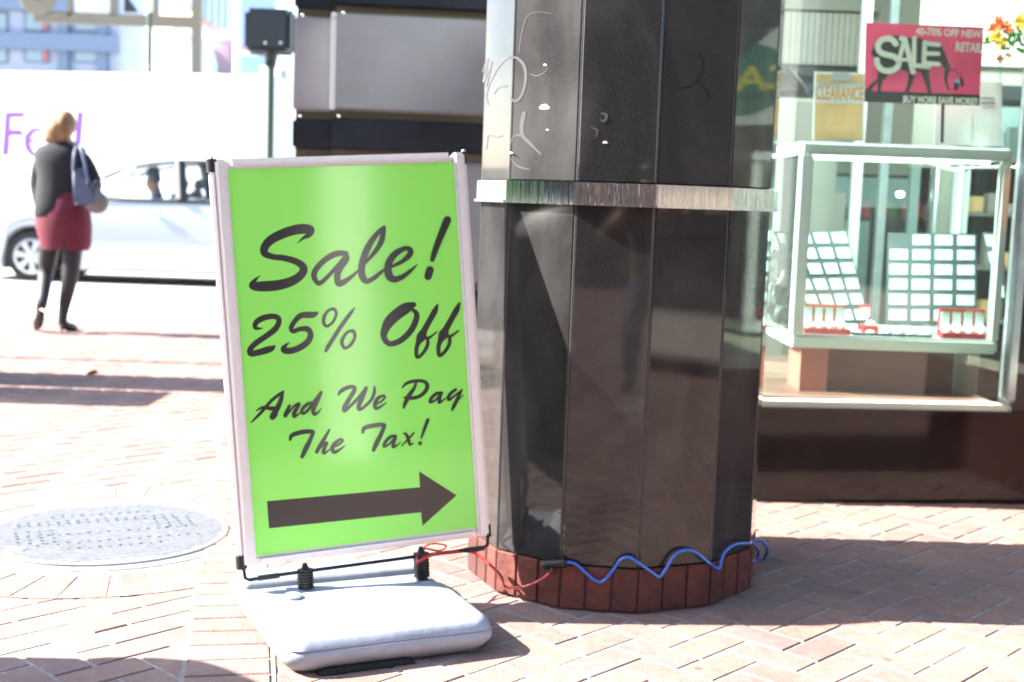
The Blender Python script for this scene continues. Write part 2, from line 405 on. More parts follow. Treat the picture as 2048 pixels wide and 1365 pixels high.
M['tights'] = mat('dark_tights', (.014, .014, .019), .6)
M['shoe'] = mat('black_shoe', (.008, .008, .009), .35)
M['tote'] = mat('slate_blue_tote', (.07, .09, .16), .6, noise=.15)
M['grey_bag'] = mat('grey_brown_bag', (.20, .18, .17), .7, noise=.15)
M['brown_jacket'] = mat('brown_jacket', (.14, .11, .085), .85, bump=.8, bscale=10)
M['jeans'] = mat('blue_jeans', (.06, .08, .14), .85, bump=.5, bscale=14)
M['signal'] = mat('dark_green_grey_housing', (.022, .028, .032), .45)
M['pole_green'] = mat('dark_green_pole', (.03, .06, .045), .45)
M['tan_metal'] = mat('tan_gantry', (.19, .165, .12), .5)
M['facade_blue'] = mat('blue_grey_facade', (.36, .40, .50), .8, noise=.08, nscale=1)
M['facade_trim'] = mat('slate_trim', (.13, .18, .27), .7)
M['facade_white'] = mat('white_facade', (.78, .77, .78), .8, noise=.1, nscale=.6)
M['facade_pink'] = mat('pink_brick_facade', (.55, .30, .36), .8, noise=.15, nscale=.8)
M['roof_orange'] = mat('orange_roof', (.8, .42, .28), .8)
M['tower'] = mat('blue_tower', (.36, .48, .66), .6)
M['tower_strip'] = mat('tower_fins', (.6, .7, .8), .6)
M['win'] = mat('window_pane', (.22, .30, .36), .15, ior=1.6)
M['teal'] = mat('teal_facade', (.3, .65, .68), .7)
M['curtain'] = mat('pink_curtain', (.45, .16, .17), .8)
M['facade_dark'] = mat('dark_facade', (.035, .034, .036), .7, noise=.2, nscale=1)
M['facade_mid'] = mat('brown_facade', (.07, .06, .055), .8, noise=.2, nscale=1)
M['bin'] = mat('green_bin', (.03, .05, .04), .5)
M['dry_leaf'] = mat('dry_leaf', (.45, .2, .06), .8)
M['green_sign'] = mat('green_window_sign', (.04, .22, .15), .6)
M['yellow_ink'] = mat('yellow_ink', (.8, .7, .05), .6)
M['cyan'] = mat('cyan_ink', (.03, .4, .55), .6)
M['black_ink'] = mat('poster_black', (.012, .012, .014), .6)

# ------------------------------------------------------------------ setting: ground, road, kerb
KERB_Y = 10.35
mb = MB(); mb.quad((-400, -400, -.125), (400, -400, -.125), (400, 500, -.125), (-400, 500, -.125))
solo('road', mb, M['road'], kind='structure')
mb = MB(); mb.bx(-40, 40, KERB_Y, KERB_Y+.16, -.124, .002, .012)
kerb = solo('kerb', mb, M['kerb'], kind='structure', label='pale granite kerb between brick pavement and road')
mb = MB()
for i in range(9):
    mb.quad((-9+i*1.1, KERB_Y+.6, -.121), (-8.5+i*1.1, KERB_Y+.6, -.121), (-8.5+i*1.1, KERB_Y+3.2, -.121), (-9+i*1.1, KERB_Y+3.2, -.121))
solo('crossing_stripes', mb, M['white_paint'], kind='structure')

mb = MB(); mb.bx(-40, 40, -9.5, KERB_Y-.003, -.124, -.0028)
pave = solo('pavement', mb, M['grout'], kind='structure', label='red brick pavement laid in herringbone with pale joints')
ORG[pave.name] = pave.location.copy()
MAN = G(216, 1067); MAN.z = 0; MR = .422       # manhole
BD = Vector((-.2, 1)).normalized(); BP = Vector((-.75, 2.92)); BN = Vector((BD.y, -BD.x)); BW = .205   # border course
PILL = [(-.104,3.69),(-.022,3.49),(.153,3.36),(.3615,3.34),(.569,3.43),(.709,3.60),(.76,3.80),(.709,4.0),(.569,4.15),(.36,4.2),(.14,4.15),(-.03,4.05),(-.11,3.9)]
PC = Vector((sum(p[0] for p in PILL)/13, sum(p[1] for p in PILL)/13, 0))
RCI = RC.to_3x3().inverted()
def proj(p):
    c = RCI @ (Vector(p) - Vector((0, 0, H)))
    if c.z > -.2: return None
    return (CX + F*c.x/-c.z, CY - F*c.y/-c.z, -c.z)
def brick_mesh(name, l, wd, h, m, ch=.004):
    b = MB(); x, y = l/2, wd/2; X, Y = x-ch, y-ch
    b.add([(-x,-y,-h),(x,-y,-h),(x,y,-h),(-x,y,-h),(-x,-y,-ch),(x,-y,-ch),(x,y,-ch),(-x,y,-ch),(-X,-Y,0),(X,-Y,0),(X,Y,0),(-X,Y,0)],
          [(8,9,10,11)]+[(i,(i+1)%4,4+(i+1)%4,4+i) for i in range(4)]+[(4+i,4+(i+1)%4,8+(i+1)%4,8+i) for i in range(4)])
    return b, b.mesh(name, m)
bb, BMESH = brick_mesh('brick', .193, .092, .02, M['brick'], .003)
cand = []
W_ = .101; th = rad(-2)     # herringbone at 45 degrees
ca, sa = cos(rad(46.5)), sin(rad(46.5))
for i in range(-160, 190):
    for j in range(-190, 150):
        k = (i-j) % 4
        if k == 0: cx, cy, ro = (i+1)*W_, (j+.5)*W_, 0
        elif k == 3: cx, cy, ro = (i+.5)*W_, (j+1)*W_, pi/2
        else: continue
        x, y = cx*ca-cy*sa, cx*sa+cy*ca
        if not (-6.2 < x < 4.8 and -9.2 < y < KERB_Y-.12): continue
        d = (Vector((x, y))-BP).dot(BN)
        if -.03+.045 < d < BW-.045: continue
        if (Vector((x, y))-MAN.to_2d()).length < MR+.16: continue
        if (Vector((x, y))-PC.to_2d()).length < .30: continue
        cand.append([x, y, ro+rad(46.5), BMESH, 0.0, False])
# radial course around the manhole, soldier course in the border band
_, RMESH = brick_mesh('brick', .19, .088, .02, M['brick'], .003)
NR = 33
for k in range(NR):
    a = 2*pi*k/NR; r = MR+.145
    cand.append([MAN.x+r*cos(a), MAN.y+r*sin(a), a, RMESH, .0035, True])
for k in range(-30, 73):
    p = BP+BD*(k*.1)+BN*(BW/2)
    if not (-2.4 < p.y < KERB_Y-.15): continue
    cand.append([p.x, p.y, math.atan2(BN.y, BN.x), BMESH, .005, True])
mb = MB()        # mortar beds of those two courses, just proud of the herringbone
c0, c1 = BP-BD*3.0, BP+BD*7.4
mb.prism([(*(c0-BN*.003), -.003), (*(c0+BN*(BW+.006)), -.003), (*(c1+BN*(BW+.006)), -.003), (*(c1-BN*.003), -.003)], (0, 0, .0042))
part('mortar_bed', mb, M['grout'], pave)
mb = MB(); n = 58
mb.add([(MAN.x+(MR+.245 if q else MR)*cos(2*pi*k/n), MAN.y+(MR+.245 if q else MR)*sin(2*pi*k/n), .0016) for q in (0, 1) for k in range(n)],
       [(k, (k+1) % n, n+(k+1) % n, n+k) for k in range(n)][::1])
part('mortar_bed', mb, M['grout'], pave)
def vis_score(c):
    p = proj((c[0], c[1], 0))
    if not p: return 0
    x, y, d = p
    if not (-20 < x < 2068 and -20 < y < 1385): return 0
    if 430 < x < 960 and y < 1110: return 0
    if 955 < x < 1495 and y < 1235: return 0
    if 520 < x < 985 and 1180 < y < 1300: return 0
    return F*F*.0186*H/(d**3)
for c in cand: c.append(vis_score(c))
cand.sort(key=lambda c: -c[6])
mb = MB(); near = cand[:298]
for c in near:
    o = bpy.data.objects.new('brick', c[3]); COL.objects.link(o); o.parent = pave
    o.location = Vector((c[0], c[1], c[4]+random.uniform(-.0012, .0012)))-pave.location
    o.rotation_euler = (random.uniform(-.006, .006), random.uniform(-.006, .006), c[2]+random.uniform(-.012, .012))
mb = MB()
for c in cand[298:]:
    if c[6] == 0 and (c[1] > 7.5 and abs(c[0]) > 3.4): continue
    Rm = Matrix.Rotation(c[2]+random.uniform(-.012, .012), 3, 'Z'); t = Vector((c[0], c[1], c[4]+random.uniform(-.001, .001)))
    mb.av = .001+random.random()*.998
    mb.add([Rm @ v + t for v in bb.v], bb.f[:1]+bb.f[5:]+bb.f[1:5])
part('brick_field', mb, M['brick2'], pave, kind='stuff')

# dirt and a leaf
p = G(186, 752)
mb = MB(); lp = [(0,0),(.02,.018),(.05,.022),(.075,.0),(.05,-.02),(.02,-.016)]
mb.add([(p.x-.04+a, p.y+b, .006+.02*abs(b)/.02+.012*(a/.075)) for a, b in lp]+[(p.x-.005, p.y, .006)], [(i, (i+1) % 6, 6) for i in range(6)])
solo('fallen_leaf', mb, M['dry_leaf'], 'small curled brown leaf lying in the shadow on the pavement', 'leaf')

# ------------------------------------------------------------------ manhole
mh = thing('manhole_cover', 'large round cast iron manhole cover set in the brick pavement', 'manhole cover', (MAN.x, MAN.y, 0))
mb = MB(); n = 64
prof = [(MR+.004, -.01), (MR+.004, .004), (MR-.033, .0055), (MR-.038, -.004)]
vs = [(MAN.x+r*cos(2*pi*k/n), MAN.y+r*sin(2*pi*k/n), z) for r, z in prof for k in range(n)]
mb.add(vs, [(i*n+k, i*n+(k+1) % n, (i+1)*n+(k+1) % n, (i+1)*n+k) for i in range(3) for k in range(n)])
part('rim', mb, M['manhole'], mh, smooth=True, ang=25)
mb = MB(); mb.add([(MAN.x+(MR-.034)*cos(2*pi*k/n), MAN.y+(MR-.034)*sin(2*pi*k/n), .0005) for k in range(n)], [list(range(n))])
part('gap', mb, M['manhole_dark'], mh)
mb = MB(); LR = MR-.046
mb.lathe([(LR, .001), (LR, .007), (LR-.004, .009)], (MAN.x, MAN.y, 0), n=64)
lid = part('lid', mb, M['manhole'], mh, smooth=True, ang=25)
mb = MB(); mh_a = rad(24); ux, uy = Vector((cos(mh_a), sin(mh_a), 0)), Vector((-sin(mh_a), cos(mh_a), 0))
for i in range(-17, 18):
    q = i*.019; L = math.sqrt(max(0, (LR-.022)**2-q*q))
    if L < .03: continue
    c = Vector((MAN.x, MAN.y, .0092))+uy*q
    mb.prism([c-ux*L-uy*.0045, c+ux*L-uy*.0045, c+ux*L+uy*.0045, c-ux*L+uy*.0045], (0, 0, .0022))
part('raised_rib', mb, M['manhole'], lid, kind='stuff')
mb = MB()
def holes(cx, cy, nx, ny, sp, r=.0055):
    for a in range(nx):
        for b in range(ny):
            u, v = cx+(a-(nx-1)/2)*sp, cy+(b-(ny-1)/2)*sp+(a % 2)*sp*.3
            if math.hypot(u, v) > LR-.03: continue
            c = Vector((MAN.x, MAN.y, .0122))+ux*u+uy*v
            mb.lathe([(r, 0), (r*.9, .0008)], c, n=8)
holes(-.02, .12, 17, 2, .03); holes(.0, -.03, 19, 1, .03); holes(.02, -.13, 17, 1, .03); holes(0, .2, 11, 1, .03); holes(0, -.2, 10, 1, .03)
holes(.21, .04, 4, 4, .035); holes(-.22, -.04, 4, 5, .035)
part('vent_hole', mb, M['cast_hole'], lid, kind='stuff')
mb = MB(); c = G(30, 1107); mb.lathe([(.034, .008), (.032, .0135)], (c.x, c.y, 0), n=20); part('round_plug', mb, M['steel'], lid)

# ------------------------------------------------------------------ pillar
pil = thing('granite_pillar', 'faceted black granite pillar with chrome band and brick foot beside the sign', 'pillar', (PC.x, PC.y, 0))
N = len(PILL)
def shrink(s, z):   # offset outwards (s>0) about the centre
    return [Vector((PC.x+(x-PC.x)*(1+s), PC.y+(y-PC.y)*(1+s), z)) for x, y in PILL]
def facet_frame(i):
    a, b = Vector((*PILL[i], 0)), Vector((*PILL[(i+1) % N], 0)); t = (b-a).normalized(); nrm = Vector((t.y, -t.x, 0))
    if nrm.dot(a-PC) < 0: nrm = -nrm
    return a, b, t, nrm
BAND0, BAND1 = 1.098, 1.152
mb = MB(); core = shrink(-.055, 0.0); mb.prism(core, (0, 0, 3.6)); part('core', mb, M['mortar'], pil)
def panel(i, z0, z1, m, lab=None):
    a, b, t, nr = facet_frame(i); g = .0028
    a2, b2 = a+t*g, b-t*g; mb = MB(); bev = .003
    outer = [a2+t*bev, b2-t*bev]; zz0, zz1 = z0, z1
    v = []
    for off, dz, ins in ((-.02, 0, 0), (-bev, 0, 0), (0, bev, bev)):
        A = a2+t*ins+nr*off; B = b2-t*ins+nr*off
        v += [A+Vector((0, 0, zz0+dz)), B+Vector((0, 0, zz0+dz)), B+Vector((0, 0, zz1-dz)), A+Vector((0, 0, zz1-dz))]
    mb.add(v, [(8, 9, 10, 11)]+[(k, (k+1) % 4, 4+(k+1) % 4, 4+k) for k in range(4)]+[(4+k, 4+(k+1) % 4, 8+(k+1) % 4, 8+k) for k in range(4)]+[(3, 2, 1, 0)])
    return part('granite_panel', mb, m, pil, lab)
for i in range(N):
    panel(i, .126, BAND0-.002, M['granite_low'])
    panel(i, BAND1+.002, 3.6, M['granite'])
    a, b, t, nr = facet_frame(i)        # sealant bead in the corner joint
    mb = MB(); o = (a-PC).normalized()
    mb.prism([a-t*.004-o*.008+Vector((0, 0, .13)), a-o*.0022+Vector((0, 0, .13)), a+t*.004-o*.008+Vector((0, 0, .13))], (0, 0, BAND0-.134))
    mb.prism([a-t*.004-o*.008+Vector((0, 0, BAND1+.004)), a-o*.0022+Vector((0, 0, BAND1+.004)), a+t*.004-o*.008+Vector((0, 0, BAND1+.004))], (0, 0, 2.4))
    part('joint', mb, M['joint'], pil)
mb = MB(); mb.prism(shrink(.028, BAND0), (0, 0, BAND1-BAND0)); part('steel_band', mb, M['chrome'], pil, bev=.002)
mb = MB(); mb.prism(shrink(.045, BAND0-.006), (0, 0, .007)); part('band_lip', mb, M['chrome'], pil)
# brick foot
mb = MB(); mb.prism(shrink(-.01, .0), (0, 0, .121)); part('brick_bed', mb, M['mortar'], pil)
FB, FBM = brick_mesh('brick', .118, .0655, .05, M['base_brick'], .003)
for i in range(N):
    a, b, t, nr = facet_frame(i); L = (b-a).length; nb = 3
    for k in range(nb):
        c = a+t*(L*(k+.5)/nb)+nr*.004
        o = bpy.data.objects.new('brick', FBM); COL.objects.link(o); o.parent = pil
        Rm = Matrix((Vector((0, 0, 1)), t, nr)).transposed()
        o.matrix_local = Matrix.Translation(c+nr*random.uniform(-.001, .0015)+Vector((0, 0, .064))-ORG[pil.name]) @ Rm.to_4x4() @ Matrix.Diagonal((1, (L/nb-.005)/.0655, 1, 1))
# scratches, sprayed tags and stickers on the polished faces (i: 0=A .. 4=E)
def onfacet(i):
    a, b, t, nr = facet_frame(i)
    return (lambda x, y: hit(x, y, a, nr)), nr
def scr(i, pts, m=M['scratch'], name='scratched_tag'):
    f, nr = onfacet(i); mb = MB(); q = Vector(nr)
    if isinstance(pts[0][0], (int, float)): pts = [pts]
    for s in pts: stroke(mb, s, f, q, .0008)
    part(name, mb, m, pil)
def zz(L, ox=930, oy=0, s=3.25): return [(ox+x/s, oy+y/s, w_/s) for x, y, w_ in L]
scr(0, [zz([(150,680,4),(140,620,5),(160,550,5),(210,450,6),(260,390,7),(285,375,6)]), zz([(115,470,3),(150,380,6),(120,540,5),(175,400,5),(140,560,5)]),
        zz([(190,610,4),(220,570,6),(270,560,5)]), zz([(150,890,4),(170,880,4),(200,895,4),(240,885,4)]), zz([(150,890,3),(140,970,3)])])
scr(1, [zz([(300,375,6),(340,380,8),(385,430,10),(395,520,9),(370,620,8),(330,660,8),(300,640,5)]),
        zz([(385,740,14),(370,810,13),(375,880,12),(420,930,9),(495,1005,4)]), zz([(370,880,8),(320,890,5),(300,930,3)]),
        zz([(350,350,2),(370,220,3),(405,110,3),(470,80,2),(560,90,2)]), zz([(300,1030,3),(340,1080,6),(420,1105,4)]),
        zz([(420,480,2),(470,495,4),(520,470,3),(540,440,2)])])
scr(3, [zz([(1500,370,3),(1530,360,5),(1550,420,6),(1530,500,5),(1470,560,5),(1390,575,5)]), zz([(1520,540,5),(1570,590,5),(1590,650,4)])], M['granite_brown'], 'faint_tag')
scr(2, [zz([(890,740,7),(920,750,9),(905,790,7),(880,780,5)]), zz([(820,830,4),(860,850,6),(850,890,4)])])
for (i, x, y, w_) in ((1, 1089, 214, 9), (2, 1210, 285, 5), (1, 1090, 130, 3), (0, 1023, 306, 3), (1, 1095, 260, 2.2)):
    f, nr = onfacet(i); mb = MB()
    mb.add([f(x+w_*cos(a)*(1+.3*sin(3*a)), y+w_*.65*sin(a)*(1+.2*cos(2*a)))+nr*.0011 for a in [2*pi*k/14 for k in range(14)]], [list(range(14))])
    part('paint_spot', mb, M['satin'] if i == 1 else M['cream'], pil)
scr(2, [[(1133, 955, .8), (1150, 953, 1.2)], [(1118, 1025, 1.5), (1126, 1028, 1)], [(1190, 1058, 1), (1200, 1060, 1.3)], [(1153, 1063, 1), (1160, 1062, 1.3)]], name='scuff')

# ------------------------------------------------------------------ sale sign
def cam2w(v): return RC.to_3x3() @ Vector((v[0], v[1], -v[2]))
SC_ = Vector((0, 0, H))+cam2w((-.4047*1.02, -.0407*1.02, 3.303*1.02)); U = cam2w((.97462, .08077, .20879)).normalized(); V = cam2w((-.04053, .99817, -.04495)); V = (V-U*V.dot(U)).normalized()
U = (Matrix.Rotation(rad(6.5), 3, V) @ U).normalized(); NN = -(U.cross(V)).normalized()
if NN.y > 0: NN = -NN
U, V = Matrix.Rotation(rad(-.5), 3, NN) @ U, Matrix.Rotation(rad(-.5), 3, NN) @ V
def sp(px, py): return hit(px, py, SC_, NN)
def loc2(px, py): d = sp(px, py)-SC_; return d.dot(U), d.dot(V)
cs = [loc2(*c) for c in ((464.8, 353.8), (915.7, 330), (946.4, 1056.6), (502.6, 1107))]
x0, x1 = (cs[0][0]+cs[3][0])/2, (cs[1][0]+cs[2][0])/2; y1, y0 = (cs[0][1]+cs[1][1])/2, (cs[2][1]+cs[3][1])/2
y1 += .009
def SP(u, v, n=0): return SC_+U*u+V*v+NN*n
base_o = Vector((-.42, 3.3, 0))
sign = thing('sidewalk_sign', 'bright green sale sign board in silver frame on pale grey plastic base', 'sign', base_o)
def sbox(mb, u0, u1, v0, v1, n0, n1, bev=.004):
    Mx = Matrix((U, V, NN)).transposed()
    return mb.box(SP((u0+u1)/2, (v0+v1)/2, (n0+n1)/2), (u1-u0, v1-v0, n1-n0), Mx, bev)
fr = .031
mb = MB(); sbox(mb, x0-.004, x1+.004, y0-.004, y1+.004, -.006, 0, 0); poster = part('poster', mb, M['green'], sign)
mb = MB(); sbox(mb, x0-.02, x1+.02, y0-.02, y1+.02, -.02, -.0065, 0); part('backing_board', mb, M['alu'], sign)
for (a, b, c, d) in ((x0-fr, x0, y0-fr, y1+fr), (x1, x1+fr, y0-fr, y1+fr)):
    mb = MB(); sbox(mb, a, b, c+.001, d-.001, -.034, .009, .006); part('frame_rail', mb, M['alu'], sign, smooth=True, ang=35)
for (c, d) in ((y1, y1+fr), (y0-fr, y0)):
    mb = MB(); sbox(mb, x0+.0005, x1-.0005, c, d, -.034, .0088, .012); part('frame_rail', mb, M['alu'], sign, smooth=True, ang=35)
# rounded outer side extrusions with black end caps
for (a, s) in ((x0-fr-.006, -1), (x1+fr+.002, 1)):
    mb = MB()
    if s < 0: sbox(mb, x0-fr-.012, x0-fr+.0015, y0-fr+.028, y1+fr-.03, -.060, .002, .005)
    else: sbox(mb, x1+fr-.0005, x1+fr+.007, y0-fr+.028, y1+fr-.03, -.034, -.004, .003)
    part('side_rail', mb, M['alu'], sign, smooth=True, ang=35)
    for (v0, v1) in ((y1+fr-.032, y1+fr+.001), (y0-fr-.004, y0-fr+.03)):
        mb = MB(); r = .014 if s < 0 else .009; mb.tube([SP(a, v0, -.012), SP(a, v1, -.012)], r, 12); part('corner_cap', mb, M['black_plastic'], sign, smooth=True)
    mb = MB(); mb.ellipsoid(SP(a, y1+fr+.002, -.010), (.006, .006, .006), 10, 6); part('cap_screw', mb, M['steel'], sign, smooth=True)
# black rod under the frame
pr = [SP(x0-fr-.002, y0-fr+.005, -.012), SP(x0-fr+.001, y0-fr-.030, -.012), SP(x0-fr+.012, y0-fr-.036, -.012), SP(x0+.05, y0-fr-.033, -.012),
      SP(x1-.03, y0-fr-.033, -.012), SP(x1+fr-.02, y0-fr-.036, -.012), SP(x1+fr-.002, y0-fr-.028, -.012), SP(x1+fr+.002, y0-fr+.005, -.012)]
mb = MB(); mb.tube(pr, .0048, 8); part('support_rod', mb, M['black_plastic'], sign, smooth=True)
for uu in (x0+.03, x1-.01):
    mb = MB(); sbox(mb, uu-.03, uu+.03, y0-fr-.040, y0-fr-.028, -.022, -.002, .003); part('rod_clip', mb, M['black_plastic'], sign)
# base: moulded tank with a channel, top tilted like the board
yaw = rad(25); bu = Vector((cos(yaw), sin(yaw), 0)); bv = Vector((-sin(yaw), cos(yaw), 0))
FL = G(568, 1362)
BWD = .535; BDP = .64
bo = Vector((FL.x, FL.y, 0))
def BPt(u, v, z): return bo+bu*u+bv*v+Vector((0, 0, z))
def rrect(u0, u1, v0, v1, r, k=5):
    out = []
    for cx, cy, a0 in ((u1-r, v0+r, -90), (u1-r, v1-r, 0), (u0+r, v1-r, 90), (u0+r, v0+r, 180)):
        for j in range(k+1):
            a = rad(a0+90*j/k); out.append((cx+r*cos(a), cy+r*sin(a)))
    return out
def tank(u0, u1, v0, v1, zs):
    mb = MB(); rings = []
    for z, ins in zs: rings.append([(BPt(u, v, z) if z > .02 else Vector((*(BPt(u, v, z).to_2d()), max(z, .001)))) for u, v in rrect(u0+ins, u1-ins, v0+ins, v1-ins, .06-ins*.5)])
    n = len(rings[0]); vs = [p for r in rings for p in r]
    fs = [(i*n+k, i*n+(k+1) % n, (i+1)*n+(k+1) % n, (i+1)*n+k) for i in range(len(rings)-1) for k in range(n)]
    fs += [list(range(n))[::-1], [(len(rings)-1)*n+k for k in range(n)]]
    return mb.add(vs, fs)
mb = tank(0, BWD, 0, BDP, [(.0, .03), (.018, .012), (.034, 0), (.050, .0), (.062, .008), (.066, .018)])
sbase = part('base', mb, M['grey_plastic'], sign, smooth=True, ang=50)
def hump(v0, v1, zt, q=1.0):   # the two raised halves of the tank on either side of the spring channel
    mb = MB(); rings = []
    for z, ins in ((.060, .003), (zt-.014, .010*q), (zt-.005, .026*q), (zt, .055*q)):
        rings.append([BPt(u, v, z) for u, v in rrect(.004+ins, BWD-.004-ins, v0+ins, v1-ins, (.05-ins*.4)*q)])
    n = len(rings[0]); vs = [p for r in rings for p in r]
    fs = [(i*n+k, i*n+(k+1) % n, (i+1)*n+(k+1) % n, (i+1)*n+k) for i in range(len(rings)-1) for k in range(n)]
    return mb.add(vs, fs+[[(len(rings)-1)*n+k for k in range(n)]])
part('base_half', hump(.0, .37, .092), M['grey_plastic'], sign, smooth=True, ang=50)
part('base_half', hump(.475, .607, .088, .5), M['grey_plastic'], sign, smooth=True, ang=50)
mb = MB()
for u0, u1 in ((.08, .32),):
    mb.prism([Vector((*(BPt(u0, -.003, 0).to_2d()), .0015)), Vector((*(BPt(u1, -.003, 0).to_2d()), .0015)), BPt(u1-.02, -.003, .012), BPt(u0+.02, -.003, .012)], bv*.03)
part('shaded_recess', mb, M['manhole_dark'], sbase)  # dark block paints the shaded recess under the base front
for (px, py0, py1) in ((612, 1184, 1138), (844, 1156, 1106)):
    b0 = hit(px, py0, SC_+NN*-.012, NN); b1 = hit(px-2, py1, SC_+NN*-.012, NN)
    d = b1-b0; mb = MB(); r = .0215
    mb.tube([b0-d*.35, b0, b1], .017, 14)
    for k in range(8):
        c = b0+d*(k/8+.05); mb.tube([c, c+d*.07], r, 16)
    mb.tube([b1, b1+d*.25], [.012, .005], 10)
    part('spring', mb, M['black_plastic'], sign, smooth=True, ang=30)
cc = BPt(.10, .30, .092); mb = MB(); mb.lathe([(.024, 0), (.024, .006), (.018, .010)], cc, n=18); part('filler_cap', mb, M['grey_plastic'], sbase, smooth=True)
mb = MB(); c = P(578, 1150, 3.36); mb.ellipsoid(c, (.012, .012, .008), 10, 6); part('wing_nut', mb, M['steel'], sign, smooth=True)
